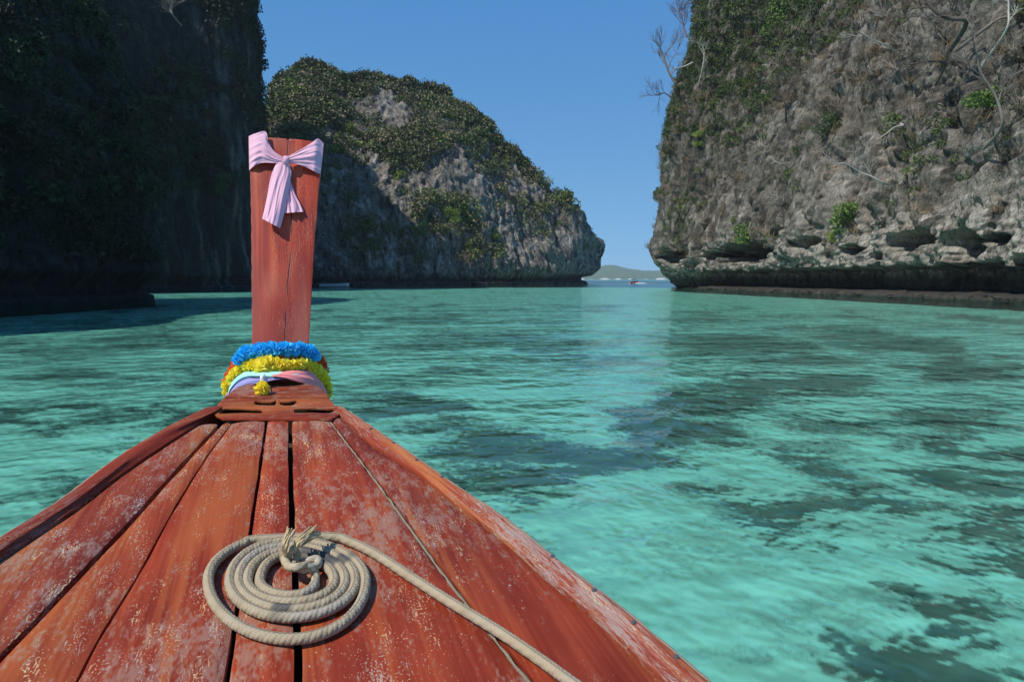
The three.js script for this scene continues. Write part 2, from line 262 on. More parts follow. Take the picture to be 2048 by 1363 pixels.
const CAVES = [[1371, 511, 20, 14], [1475, 506, 48, 19], [1598, 489, 18, 15], [1687, 500, 14, 11], [1793, 482, 48, 23], [1903, 489, 40, 38], [1968, 478, 28, 11], [2020, 520, 20, 10], [1545, 470, 14, 9], [1730, 512, 16, 8], [1420, 512, 12, 8], [1640, 508, 10, 8]].map(([x, y, rx, ry]) => {
  let D = 100; for (let k = 0; k < 12; k++) { const px = D * (x - CX) / FPX; let best = 1e9, bz = D; for (let i = 0; i < 9; i++) for (let t = 0; t < 1; t += 0.05) { const bx = lerp(rightBase[i][0], rightBase[i + 1][0], t), b = lerp(rightBase[i][1], rightBase[i + 1][1], t), e = Math.abs(bx / -b - (x - CX) / FPX); if (e < best) { best = e; bz = -b; } } D = bz; }
  const p = atDepth(x, y, D); return { x: p[0], y: p[1], z: p[2], rx: rx / FPX * D * D / p[0], ry: ry / FPX * D };
});
let rightTotal = 0; for (let i = 1; i < rightBase.length; i++) rightTotal += Math.hypot(rightBase[i][0] - rightBase[i - 1][0], rightBase[i][1] - rightBase[i - 1][1]);
let rightTip = 0; for (let i = 1; i < 10; i++) rightTip += Math.hypot(rightBase[i][0] - rightBase[i - 1][0], rightBase[i][1] - rightBase[i - 1][1]); rightTip /= rightTotal;
const right = cliff({
  name: 'cliff', cols: rightCols, flip: -1, level: 12, nu: 900, nv: 400, vpow: 1.35, y0: -1.3, uvScale: 7,
  setback: (v, y, u) => { const t = smooth(rightTip - 0.16, rightTip - 0.02, u); return lerp(Math.pow(v, 1.25) * (y > 0 ? 1 : 0), 0, t); },
  extra: (u, y) => {
    const t = smooth(rightTip - 0.16, rightTip - 0.02, u), back = smooth(rightTip, rightTip + 0.1, u), nt = 0.7 * n3(u * 60, 1, 1), nd = 1.5 + 1.5 * n3(u * 42, 5, 1);
    return -noseAt(y) * t * (1 - 0.35 * back) - (1 - t) * (2.4 + nd) * smooth(0.35, 0.8, y) * (1 - smooth(3.1 + nt, 3.7 + nt, y)) + (1 - t) * 0.5 * (1 - smooth(0.2, 0.6, y));
  },
  disp: (x, y, z0) => {
    const hi = smooth(2.6, 6.5, y), z = z0 * 0.5;
    let d = 2.4 * fbm(x * 0.055, y * 0.028, z * 0.075, 3) * hi + 1.7 * ridge(x * 0.30, y * 0.028, z * 0.30, 3) * hi;
    const w = y / 2.1 + 1.6 * n3(x * 0.06, y * 0.08, z * 0.09), t = w - Math.floor(w), bed = t < 0.78 ? t / 0.78 : (1 - t) / 0.22; d += 0.42 * bed * smooth(-0.3, 0.25, n3(x * 0.05 + 4, y * 0.05, z * 0.07)) * smooth(8, 11, y);
    d -= 1.5 * smooth(0.78, 0.93, ridge(x * 0.10 + 3, y * 0.018, z * 0.22, 1)) * hi + 0.8 * smooth(0.7, 0.9, ridge(x * 0.3 + 8, y * 0.05, z * 0.55, 1)) * hi;
    d += 0.4 * fbm(x * 0.9, y * 0.3, z * 0.9, 3) + 0.24 * n3(x * 2.3, y * 0.8, z * 2.3) - 0.5 * smooth(0.8, 0.95, ridge(x * 0.6 + 2, y * 0.06, z * 0.9, 1));
    const low = smooth(2.0, 3.0, y) * (1 - smooth(8, 12, y)); d += low * (0.3 * n3(x * 0.5, y * 0.4, z * 0.5) + 0.35 * ridge(x * 0.35, y * 0.14, z0 * 0.40, 2) + 0.8 * fbm(x * 0.9, y * 0.7, z0 * 0.6, 3) + 0.75 * fbm(x * 2.0 + 7, y * 1.6, z0 * 1.2, 3) - 0.6 * smooth(0.2, 0.6, n3(x * 0.8 + 5, y * 0.7, z0 * 0.6)));
    for (const c of CAVES) { const dx = (z0 - c.z) / (c.rx * 0.85), dy = (y - c.y) / c.ry, q = Math.sqrt(dx * dx + dy * dy * (dy > 0 ? 1.1 : 0.9)) + 0.3 * n3(x * 0.7, y * 0.7, z0 * 0.42) + 0.16 * n3(x * 1.9, y * 1.6, z0 * 1.1); if (q < 1.35) d -= (8.0 + 2 * n3(x, y * 0.9, z0 * 0.5)) * (1 - smooth(0.6, 1.15, q)); }
    return d - 0.9 * (1 - smooth(0.5, 2.6, y)) * (Math.abs(n3(x * 0.35, 0, z0 * 0.22)) - 0.5 * n3(x * 1.3, y * 1.1, z0 * 0.8));
  },
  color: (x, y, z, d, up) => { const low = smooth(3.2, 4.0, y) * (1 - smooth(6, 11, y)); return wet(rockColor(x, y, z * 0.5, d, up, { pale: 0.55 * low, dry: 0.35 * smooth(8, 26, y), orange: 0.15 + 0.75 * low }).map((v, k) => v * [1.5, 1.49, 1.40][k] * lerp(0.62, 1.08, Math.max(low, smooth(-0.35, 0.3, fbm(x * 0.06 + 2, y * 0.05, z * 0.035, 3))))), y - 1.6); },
});

// left-hand cliffs, in their own shade
const leftDisp = (x, y, z) => { const hi = smooth(0.3, 3, y); return (3.0 * fbm(x * 0.06, y * 0.04, z * 0.06, 3) + 1.7 * ridge(x * 0.2, y * 0.05, z * 0.2, 3)) * hi + 0.8 * fbm(x * 0.7, y * 0.5, z * 0.7, 3) - 1.3 * smooth(0.3, 0.8, y) * (1 - smooth(1.6, 2.8, y)); };
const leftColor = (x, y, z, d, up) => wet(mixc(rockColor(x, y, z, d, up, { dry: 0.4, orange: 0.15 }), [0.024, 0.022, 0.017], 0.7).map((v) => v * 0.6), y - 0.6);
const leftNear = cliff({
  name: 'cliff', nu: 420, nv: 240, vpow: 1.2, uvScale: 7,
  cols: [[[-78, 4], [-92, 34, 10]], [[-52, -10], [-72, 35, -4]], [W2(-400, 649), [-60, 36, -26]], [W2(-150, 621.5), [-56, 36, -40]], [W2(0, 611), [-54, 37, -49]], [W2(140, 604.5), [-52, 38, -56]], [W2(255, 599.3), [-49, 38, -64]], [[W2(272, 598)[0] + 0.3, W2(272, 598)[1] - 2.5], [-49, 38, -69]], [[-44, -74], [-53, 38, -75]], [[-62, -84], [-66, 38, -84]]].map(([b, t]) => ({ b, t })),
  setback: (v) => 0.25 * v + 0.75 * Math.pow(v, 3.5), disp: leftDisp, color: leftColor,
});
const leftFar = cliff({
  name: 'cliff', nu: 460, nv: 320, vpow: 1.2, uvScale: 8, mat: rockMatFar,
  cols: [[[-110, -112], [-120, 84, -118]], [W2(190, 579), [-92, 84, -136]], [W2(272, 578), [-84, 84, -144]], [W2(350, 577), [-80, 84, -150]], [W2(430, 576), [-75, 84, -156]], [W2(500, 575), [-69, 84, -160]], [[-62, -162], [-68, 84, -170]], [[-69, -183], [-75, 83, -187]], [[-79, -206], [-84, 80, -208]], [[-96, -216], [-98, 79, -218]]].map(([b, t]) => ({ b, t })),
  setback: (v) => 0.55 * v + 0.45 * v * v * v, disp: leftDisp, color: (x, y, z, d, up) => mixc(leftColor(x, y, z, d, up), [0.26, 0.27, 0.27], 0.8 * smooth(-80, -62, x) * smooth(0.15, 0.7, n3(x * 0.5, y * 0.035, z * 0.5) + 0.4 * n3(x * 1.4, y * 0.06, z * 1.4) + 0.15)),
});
// the headland across the bay
const headCols = [[470, 205, 480, 228, 250], [540, 203, 545, 200, 255], [580, 203, 572, 132, 258], [640, 204, 630, 120, 262], [700, 206, 695, 150, 264], [760, 208, 760, 148, 266], [820, 210, 825, 153, 268], [880, 213, 878, 160, 270], [940, 217, 928, 204, 270], [985, 222, 978, 262, 268], [1030, 228, 1032, 300, 266], [1075, 236, 1085, 346, 264], [1115, 245, 1130, 386, 264], [1145, 256, 1160, 430, 268], [1163, 268, 1186, 466, 276], [1172, 285, 1200, 492, 288], [1165, 305, 1196, 492, 306], [1130, 330, 1170, 470, 325], [1060, 345, 1100, 440, 350]].map(([bx, bd, tx, ty, td]) => { const b = atDepth(bx, HORIZON, bd), t = atDepth(tx, ty + (tx < 1150 ? 27 : 8), td); return { b: [b[0], b[2]], t }; });
const headMask = (x, y, z, up) => fbm(x * 0.035, y * 0.05, z * 0.035, 4) + 0.75 * (up - 0.56) + 0.28 * smooth(30, 70, y) - 0.25 * smooth(-20, 40, x) * (1 - smooth(20, 45, y));
const head = cliff({
  name: 'headland', cols: headCols, nu: 820, nv: 420, vpow: 1.15, y0: -2, uvScale: 14, mat: rockMatFar,
  setback: (v, y, u) => { const tip = smooth(0.68, 0.82, u); return lerp(0.30 * v + 0.70 * Math.pow(v, 2.2), smooth(0, 1, v * 1.4), tip) * (y > 1 ? 1 : 0.0) * smooth(1, 5, y); },
  disp: (x, y, z, u, up) => {
    const hi = smooth(1, 8, y), top = smooth(0.2, 0.7, up);
    let d = (7 * fbm(x * 0.026, y * 0.03, z * 0.026, 4) + 3.4 * ridge(x * 0.10, y * 0.026, z * 0.10, 3) * (1 - 0.5 * top)) * hi;
    d += 2.2 * fbm(x * 0.3, y * 0.16, z * 0.3, 3) - 1.6 * smooth(0.15, 0.6, n3(x * 0.28 + 3, y * 0.14, z * 0.28)) - 2.6 * smooth(0.8, 1.6, y) * (1 - smooth(2.6, 4.2, y));
    return d;
  },
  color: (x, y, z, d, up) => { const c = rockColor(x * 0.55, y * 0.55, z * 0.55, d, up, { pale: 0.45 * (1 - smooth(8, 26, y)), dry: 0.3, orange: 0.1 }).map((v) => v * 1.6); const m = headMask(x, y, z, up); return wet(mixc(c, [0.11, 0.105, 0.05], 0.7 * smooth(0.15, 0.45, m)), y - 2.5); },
});

// ---------------------------------------------------------------- plants on the rock
function leafClump(seed, leaves, size, flat = 0.75) {                        // small bent leaves through a ball
  const r = rng(seed), pos = [], V = new THREE.Vector3(), U = new THREE.Vector3(), X = new THREE.Vector3();
  for (let i = 0; i < leaves; i++) {
    V.set(r() * 2 - 1, r() * 2 - 1, r() * 2 - 1); if (V.length() > 1) { i--; continue; } const q = 0.35 + 0.65 * Math.cbrt(r()); V.normalize().multiplyScalar(q * (0.8 + 0.3 * r())); V.y *= flat;
    U.set(r() * 2 - 1, r() * 1.2 - 0.6, r() * 2 - 1).addScaledVector(V, 0.8).normalize(); X.set(r() * 2 - 1, r() * 2 - 1, r() * 2 - 1).cross(U).normalize();
    const s = size * (0.6 + 0.8 * r()), w = s * 0.42, p = (a, b, c) => [V.x + U.x * a + X.x * b, V.y + U.y * a + X.y * b - c, V.z + U.z * a + X.z * b];
    const A = p(0, 0, 0), B = p(s * 0.55, w, 0), C = p(s, 0, s * 0.3), D = p(s * 0.5, -w, s * 0.06); pos.push(...A, ...B, ...C, ...A, ...C, ...D);
  }
  return geom(pos);
}
function twigClump(seed, n) {
  const r = rng(seed), pos = [];
  for (let i = 0; i < n; i++) {
    const a = r() * 6.283, e = 0.2 + r() * 1.2, L = 0.5 + r() * 0.8; let p = [(r() - 0.5) * 0.5, -0.3 + r() * 0.3, (r() - 0.5) * 0.5], d = [Math.cos(a) * Math.cos(e), Math.sin(e), Math.sin(a) * Math.cos(e)];
    for (let k = 0; k < 2; k++) { const q = [p[0] + d[0] * L / 2, p[1] + d[1] * L / 2, p[2] + d[2] * L / 2], w = 0.022 * (1 - k * 0.4); pos.push(p[0] - w, p[1], p[2] + w, p[0] + w, p[1] + w, p[2] - w, ...q); d = [d[0] + (r() - 0.5) * 0.9, d[1] + (r() - 0.5) * 0.7, d[2] + (r() - 0.5) * 0.9]; p = q; }
  }
  return geom(pos);
}
const leafMat = std({ name: 'leaves', color: 0xffffff, roughness: 0.75 });
const clumps = [leafClump(1, 130, 0.27), leafClump(2, 150, 0.24, 0.9), leafClump(3, 110, 0.3, 0.6)], sparse = [twigClump(4, 26), twigClump(5, 30)];
const GREENS = [[0.035, 0.062, 0.014], [0.05, 0.085, 0.018], [0.075, 0.115, 0.022], [0.024, 0.045, 0.013], [0.085, 0.10, 0.03]], DRY = [[0.14, 0.105, 0.07], [0.19, 0.16, 0.125], [0.10, 0.085, 0.06], [0.15, 0.10, 0.05], [0.24, 0.215, 0.185]];
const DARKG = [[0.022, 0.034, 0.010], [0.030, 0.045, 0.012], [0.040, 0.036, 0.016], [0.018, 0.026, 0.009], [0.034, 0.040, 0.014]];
function scatter(name, label, cat, C, geos, seed, tries, accept, palette, size, tint) {
  const r = rng(seed), spots = geos.map(() => []), cum = []; let tot = 0;
  for (let i = 0; i < C.nu - 1; i += 2) for (let j = 0; j < C.nv - 1; j += 2) { const a = (i * C.nv + j) * 3, b = a + C.nv * 6 < C.pos.length ? a + C.nv * 6 : a, c = a + 6, p = C.pos; const ux = p[b] - p[a], uy = p[b + 1] - p[a + 1], uz = p[b + 2] - p[a + 2], vx = p[c] - p[a], vy = p[c + 1] - p[a + 1], vz = p[c + 2] - p[a + 2]; tot += Math.hypot(uy * vz - uz * vy, uz * vx - ux * vz, ux * vy - uy * vx); cum.push([tot, a]); }
  for (let t = 0; t < tries; t++) {
    const q = r() * tot; let lo = 0, hi = cum.length - 1; while (lo < hi) { const m = (lo + hi) >> 1; cum[m][0] < q ? lo = m + 1 : hi = m; }
    const o = cum[lo][1] + (Math.floor(r() * 2) * 3), x = C.pos[o], y = C.pos[o + 1], z = C.pos[o + 2], sx = CX + FPX * x / -z;
    if (y < 0.5 || sx < -260 || sx > 2350 || z > -20) { r(); continue; }
    const m = accept(x, y, z, C.nor[o + 1]); if (r() > m) continue;
    spots[Math.floor(r() * geos.length)].push([x, y, z, size(x, y, z, r), C.nor[o], C.nor[o + 1], C.nor[o + 2]]);
  }
  const M = new THREE.Matrix4(), Q = new THREE.Quaternion(), E = new THREE.Euler(), c = new THREE.Color();
  geos.forEach((g, k) => {
    const im = new THREE.InstancedMesh(g, leafMat, spots[k].length); im.name = numbered(name); im.castShadow = im.receiveShadow = true; tag(im, label[k % label.length], cat, null, 'stuff');
    spots[k].forEach(([x, y, z, s, nx, ny, nz], i) => {
      E.set((r() - 0.5) * 0.8, r() * 6.283, (r() - 0.5) * 0.8); Q.setFromEuler(E); const f = 0.35 * s; M.compose(new THREE.Vector3(x + nx * f, y + ny * f + 0.1 * s, z + nz * f), Q, new THREE.Vector3(s, s * (0.8 + 0.5 * r()), s)); im.setMatrixAt(i, M);
      const patch = n3(x * 0.11, y * 0.11, z * 0.11), pk = palette[Math.floor(clamp((r() * 0.55 + 0.45 * (0.5 + patch)) * palette.length, 0, palette.length - 1))], b = (0.75 + 0.5 * r()); c.setRGB(pk[0] * b, pk[1] * b, pk[2] * b); if (tint) c.multiply(tint); im.setColorAt(i, c);
    });
    scene.add(im);
  });
}
const rightVeg = (x, y, z) => fbm(x * 0.07 + 3, y * 0.07, z * 0.07, 4);
scatter('foliage', ['green leafy scrub clinging to the sunlit right-hand cliff', 'fresh green shrubs mixed through the ledges of the right-hand cliff', 'olive creepers hanging over the upper right-hand cliff'], 'foliage', right, clumps, 21, 30000, (x, y, z, up) => { const left = smooth(-116, -132, z), m = rightVeg(x, y, z) + 0.010 * (y - 22) + 0.5 * left * smooth(16, 40, y) + 0.3 * up; return y < 7 ? 0 : smooth(0.14, 0.5, m); }, GREENS, (x, y, z, r) => 0.35 + 0.75 * r() * r() + 0.25 * smooth(20, 50, y));
scatter('scrub', ['dry brown leafless scrub covering the right-hand cliff', 'bare grey twigs tangled across the right-hand cliff'], 'scrub', right, sparse, 22, 15000, (x, y, z, up) => y < 6 ? 0 : smooth(-0.25, 0.35, fbm(x * 0.09 + 30, y * 0.09, z * 0.09, 3) + 0.02 * (y - 18)), DRY, (x, y, z, r) => 0.6 + 1.3 * r());
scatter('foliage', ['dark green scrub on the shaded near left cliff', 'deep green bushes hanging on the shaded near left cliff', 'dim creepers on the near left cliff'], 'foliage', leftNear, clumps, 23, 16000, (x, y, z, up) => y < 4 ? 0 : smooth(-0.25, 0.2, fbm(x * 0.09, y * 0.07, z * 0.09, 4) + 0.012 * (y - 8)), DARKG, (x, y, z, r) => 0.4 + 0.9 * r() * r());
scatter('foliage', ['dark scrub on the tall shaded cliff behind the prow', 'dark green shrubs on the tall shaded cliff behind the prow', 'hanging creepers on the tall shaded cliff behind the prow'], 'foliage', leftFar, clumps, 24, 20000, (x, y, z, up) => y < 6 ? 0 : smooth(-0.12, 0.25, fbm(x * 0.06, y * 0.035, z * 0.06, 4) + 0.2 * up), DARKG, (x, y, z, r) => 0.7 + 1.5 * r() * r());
scatter('foliage', ['olive green scrub covering the sunlit headland', 'green bushes along the ledges of the headland', 'low creepers and shrubs over the crest of the headland'], 'foliage', head, clumps, 25, 40000, (x, y, z, up) => y < 6 ? 0 : smooth(0.06, 0.42, headMask(x, y, z, up)), [[0.06, 0.09, 0.02], [0.05, 0.08, 0.018], [0.10, 0.14, 0.03], [0.09, 0.105, 0.04], [0.12, 0.125, 0.05], [0.15, 0.135, 0.07], [0.10, 0.13, 0.035], [0.16, 0.14, 0.08], [0.16, 0.19, 0.04]], (x, y, z, r) => 0.8 + 2.6 * Math.pow(r(), 2.5));
scatter('scrub', ['dry brown scrub spread over the headland', 'bare twigs on the slopes of the headland'], 'scrub', head, sparse, 26, 6000, (x, y, z, up) => y < 6 ? 0 : smooth(-0.1, 0.4, headMask(x, y, z, up)), [...DRY, [0.2, 0.18, 0.12]], (x, y, z, r) => 1.0 + 1.3 * r());

// nearest point of a rock face to a pixel of the photograph
function onFace(C, px, py) { let best = 1e9, o = 0; for (let k = 0; k < C.pos.length; k += 3) { const x = C.pos[k], y = C.pos[k + 1] - EYE, z = C.pos[k + 2], zc = -(z * PC + y * PS) * 1; const D = -(z * PC) - y * PS, v = y * PC - z * PS; if (D < 1) continue; const sx = CX + FPX * x / D, sy = CY - FPX * v / D, e = (sx - px) ** 2 + (sy - py) ** 2 + D * 0.02; if (e < best) { best = e; o = k; } } return { p: [C.pos[o], C.pos[o + 1], C.pos[o + 2]], n: [C.nor[o], C.nor[o + 1], C.nor[o + 2]] }; }
function bush(C, px, py, w, color, label, seed) {
  const f = onFace(C, px, py), D = -f.p[2], R = w / FPX * D / 2, r = rng(seed), t = thing('bush', label, 'bush', [f.p[0] + f.n[0] * R * 0.4, f.p[1], f.p[2] + f.n[2] * R * 0.4]);
  const parts = []; for (let k = 0; k < 12; k++) { const s = R * (0.3 + 0.3 * r()), g = clumps[k % 3].clone(); g.rotateY(r() * 6); g.scale(s, s, s); g.translate((r() - 0.5) * 1.6 * R, (r() - 0.4) * 1.5 * R, (r() - 0.5) * 1.1 * R); parts.push(g); }
  mesh('foliage', mergeGeometries(parts), std({ color: lin(...color), roughness: 0.7 }), t);
  const st = []; for (let k = 0; k < 4; k++) st.push(plain(tube([[-f.n[0] * R * 0.5, -R * 0.6, -f.n[2] * R * 0.5], [(r() - 0.5) * R * 0.4, -R * 0.2, (r() - 0.5) * R * 0.4], [(r() - 0.5) * R, R * 0.3, (r() - 0.5) * R]], (q) => 0.05 * R * (1 - 0.6 * q), 5)));
  mesh('stem', mergeGeometries(st), std({ color: lin(0.12, 0.09, 0.06) }), t);
}
const YG = [0.20, 0.27, 0.04], BG = [0.095, 0.165, 0.03], DG = [0.045, 0.075, 0.02];
[[right, 1425, 235, 70, BG, 'bright green bush low on the left part of the sunlit right-hand cliff face'], [right, 1408, 275, 34, YG, 'small vivid green tuft just below a larger bush, left on the right-hand cliff'], [right, 1558, 45, 60, BG, 'bright green bush near the very top of the right-hand cliff'],
  [right, 1690, 440, 60, BG, 'leafy green bush just above the small caves of the right-hand cliff'], [right, 1673, 472, 28, YG, 'small yellow-green tuft beside the cave mouth under the leafy bush'], [right, 1495, 466, 50, BG, 'low green tuft directly above the long cave of the right-hand cliff'], [right, 1335, 385, 44, DG, 'green bush on the left outline of the right-hand cliff above the overhang'], [right, 1670, 255, 50, DG, 'dark green bush in the middle of the right-hand cliff face'], [right, 1985, 215, 60, BG, 'green bush beside the long leaning trunk at the right of the cliff'],
  [head, 852, 298, 46, DG, 'rounded dark green bush halfway up the sunlit headland'], [head, 905, 430, 34, YG, 'bright green bush in the middle of the bare grey rock of the headland'], [head, 985, 467, 26, YG, 'yellow-green bush low on the right part of the headland'], [head, 940, 487, 20, BG, 'small green bush above the waterline of the headland'], [head, 800, 352, 24, YG, 'yellow-green bush at the edge of the shadow on the headland'], [head, 690, 265, 34, YG, 'pale green bush above the shaded part of the headland'], [head, 838, 458, 30, BG, 'green bush beside the lower tip of the shadow on the headland'],
].forEach((a, i) => bush(...a, 300 + i));

// bare trees: a bent trunk through given points, side limbs and twigs
function bareTree(C, pts, r0, color, label, seed, { twigs = 6, len = 0.5, off = 1.0, up = 0.4, name = 'bare_tree', D } = {}) {
  const r = rng(seed), base = D ? { p: atDepth(...pts[0], D) } : onFace(C, ...pts[0]), dep = (D ?? -base.p[2]) - off, W = pts.map(([x, y]) => atDepth(x, y, dep)), o = W[0], loc = W.map((p) => [p[0] - o[0], p[1] - o[1], p[2] - o[2] + 0.4 * (r() - 0.5)]);
  if (!D) loc[0][2] -= off * 0.9;
  const t = thing(name, label, 'tree', o), path = spline(loc, pts.length * 5), rr = 0.8 * r0 / FPX * dep, m = std({ color: lin(...color), roughness: 0.85 }), tw = [];
  const branch = (p, d, L, R, depth) => {
    const q = [p]; let c = [...p], e = [...d]; const n = 4; for (let k = 0; k < n; k++) { e = [e[0] + (r() - 0.5) * 0.55, e[1] + (r() - 0.5) * 0.55 + 0.06, e[2] + (r() - 0.5) * 0.55]; const l = Math.hypot(...e); e = e.map((v) => v / l); c = [c[0] + e[0] * L / n, c[1] + e[1] * L / n, c[2] + e[2] * L / n]; q.push(c); }
    tw.push(plain(tube(q, (s) => R * (1 - 0.7 * s), depth > 1 ? 5 : 3)));
    if (depth > 0) for (let k = 1; k <= n; k++) for (let h = 0; h < 2; h++) if (r() < 0.9) { const f = [e[0] + (r() - 0.5) * 1.7, e[1] + (r() - 0.5) * 1.7 + up * 0.4, e[2] + (r() - 0.5) * 1.2], l = Math.hypot(...f); branch(q[k], f.map((v) => v / l), L * (0.45 + 0.25 * r()), R * 0.5, depth - 1); }
  };
  mesh('trunk', tube(path, (s) => rr * (1 - 0.55 * s), 8), m, t);
  const total = Math.hypot(loc[loc.length - 1][0], loc[loc.length - 1][1]);
  for (let k = 0; k < twigs; k++) { const i = Math.floor((0.3 + 0.7 * (k + 0.5) / twigs) * (path.length - 1)), p = path[i], q = path[Math.max(0, i - 1)], d = [p[0] - q[0] , p[1] - q[1], p[2] - q[2]], l = Math.hypot(...d) || 1, s = k % 2 ? 1 : -1; const e = [d[0] / l - s * d[1] / l * 0.9, d[1] / l + s * d[0] / l * 0.9 + up, d[2] / l + (r() - 0.5)], le = Math.hypot(...e); branch(p, e.map((v) => v / le), total * len * (0.6 + 0.6 * r()), rr * 0.4, 2); }
  if (tw.length) mesh('branch', mergeGeometries(tw), m, t).userData.kind = 'stuff';
  return t;
}
const PALE = [0.36, 0.33, 0.30], GREYW = [0.17, 0.145, 0.125], DARKW = [0.085, 0.07, 0.06];
bareTree(right, [[1352, 168], [1340, 148], [1332, 128], [1326, 108], [1320, 98]], 3.2, GREYW, 'bare crooked tree leaning out from the left outline of the right-hand cliff', 41, { twigs: 5, len: 0.55, D: 143 });
bareTree(right, [[1348, 200], [1330, 186], [1318, 190], [1308, 188]], 1.7, DARKW, 'small bare tree, lowest on the left outline of the right-hand cliff', 42, { twigs: 7, len: 0.5, D: 143 });
bareTree(right, [[1375, 75], [1368, 55], [1364, 32], [1364, 14]], 2.4, [0.16, 0.12, 0.13], 'upright reddish bare tree, highest on the left outline of the right-hand cliff', 43, { twigs: 9, len: 0.45, D: 144 });
bareTree(right, [[1386, 125], [1370, 132], [1354, 136], [1345, 140]], 2.2, PALE, 'pale bare limb sticking out level from the left outline of the right-hand cliff', 44, { twigs: 3, len: 0.3, D: 142 });
bareTree(right, [[2013, 285], [2001, 254], [1992, 197], [1964, 146], [1955, 103], [1948, 80]], 4, [0.17, 0.155, 0.14], 'long grey trunk leaning up to the left, rooted on a ledge at far right', 45, { twigs: 5, len: 0.3, off: 3 });
bareTree(right, [[1958, 75], [1931, 47], [1900, 36], [1875, 28], [1856, 2], [1850, -20]], 6, DARKW, 'thick dark limb bending across the upper right of the cliff', 46, { twigs: 6, len: 0.35, off: 5 });
bareTree(right, [[2019, 106], [2015, 60], [2018, 20], [2016, -20]], 3.2, [0.42, 0.41, 0.39], 'straight white trunk standing at the upper right of the cliff', 47, { twigs: 2, len: 0.3, off: 4 });
bareTree(right, [[1958, 78], [1972, 56], [1990, 42], [2010, 34], [2030, 36]], 4.5, GREYW, 'grey limb arching to the right behind the straight white trunk', 48, { twigs: 3, len: 0.25, off: 4 });
bareTree(right, [[1796, 364], [1767, 366], [1740, 352], [1720, 343], [1690, 326], [1668, 332]], 2.8, PALE, 'fallen pale branch hanging across the middle of the right-hand cliff', 49, { twigs: 5, len: 0.3, off: 2, up: 0.1 });
bareTree(right, [[1820, 240], [1808, 250], [1790, 254], [1775, 266], [1757, 278]], 2.4, PALE, 'short white branch on the right-hand cliff above the fallen pale branch', 50, { twigs: 3, len: 0.3, off: 2, up: 0 });
bareTree(right, [[1818, 105], [1780, 92], [1745, 78], [1722, 62]], 2.2, [0.36, 0.33, 0.3], 'grey branch running down the upper middle of the right-hand cliff', 51, { twigs: 5, len: 0.3, off: 2, up: 0.2 });
bareTree(right, [[1582, 240], [1572, 210], [1566, 190], [1574, 172]], 2.2, DARKW, 'dark leafless tree with many twigs in the middle of the right-hand cliff', 52, { twigs: 9, len: 0.6, off: 2 });
bareTree(right, [[1586, 335], [1565, 328], [1548, 322]], 1.6, PALE, 'little pale branch on the layered grey rock of the right-hand cliff', 53, { twigs: 3, len: 0.4, off: 1.5, up: 0.1 });
bareTree(right, [[1565, 408], [1558, 396], [1548, 388]], 1.6, PALE, 'thin pale branch above the long cave of the right-hand cliff', 54, { twigs: 4, len: 0.6, off: 1.5, up: 0.1 });
bareTree(right, [[1402, 165], [1406, 130], [1408, 105], [1404, 88]], 1.6, [0.4, 0.4, 0.33], 'slim pale trunk standing among green leaves at the left of the right-hand cliff', 55, { twigs: 4, len: 0.3, off: 2 });
bareTree(right, [[1905, 155], [1890, 130], [1860, 122], [1822, 128]], 3, DARKW, 'dark dead branch curving over the grey rock below the thick dark limb', 56, { twigs: 4, len: 0.3, off: 3 });
bareTree(leftFar, [[350, 42], [345, 30], [340, 18], [346, 4]], 2.2, [0.22, 0.18, 0.15], 'pale leafless tree at the top of the shaded left cliff', 57, { twigs: 11, len: 0.8, off: 3 });
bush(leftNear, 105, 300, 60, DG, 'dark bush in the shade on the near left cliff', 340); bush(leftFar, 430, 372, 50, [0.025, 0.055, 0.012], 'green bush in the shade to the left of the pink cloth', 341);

// ---------------------------------------------------------------- far shore
{
  const n = 260, rows = [], r0 = 3200;
  for (let j = 0; j < 26; j++) { const row = []; for (let i = 0; i < n; i++) { const a = -0.35 + 1.0 * i / (n - 1), t = j / 25, r = r0 + t * 900, x = r * Math.sin(a), z = -r * Math.cos(a), px = CX + FPX * Math.tan(a); const ht = lerp(84, 46, smooth(1200, 1330, px)) * (0.85 + 0.3 * n3(a * 18, 0.5, 1)) + 9 * n3(x * 0.01, 2, z * 0.01); row.push([x, Math.max(-1, ht * Math.sin(Math.min(1, t * 1.5) * 1.57) + 5 * n3(x * 0.03, 4, z * 0.03) * t), z]); } rows.push(row); }
  const g = loft(rows), c = []; for (let k = 0; k < g.attributes.position.count; k++) { const x = g.attributes.position.getX(k), z = g.attributes.position.getZ(k), q = 0.5 + 0.5 * n3(x * 0.02, 1, z * 0.02); c.push(lerp(0.035, 0.10, q), lerp(0.085, 0.14, q), lerp(0.04, 0.07, q)); }
  g.setAttribute('color', new THREE.BufferAttribute(new Float32Array(c), 3)); mesh('hills', g, std({ vertexColors: true, roughness: 0.95 })).userData.kind = 'structure';
  const b = []; for (let j = 0; j < 3; j++) { const row = []; for (let i = 0; i < 120; i++) { const a = 0.09 + 0.17 * i / 119, r = 3060 + j * 60; row.push([r * Math.sin(a), -0.6 + j * 3.2 * smooth(-0.1, 0.3, n3(a * 60, 3, 0)), -r * Math.cos(a)]); } b.push(row); }
  mesh('beach', loft(b), std({ color: lin(0.62, 0.55, 0.44) })).userData.kind = 'structure';
}
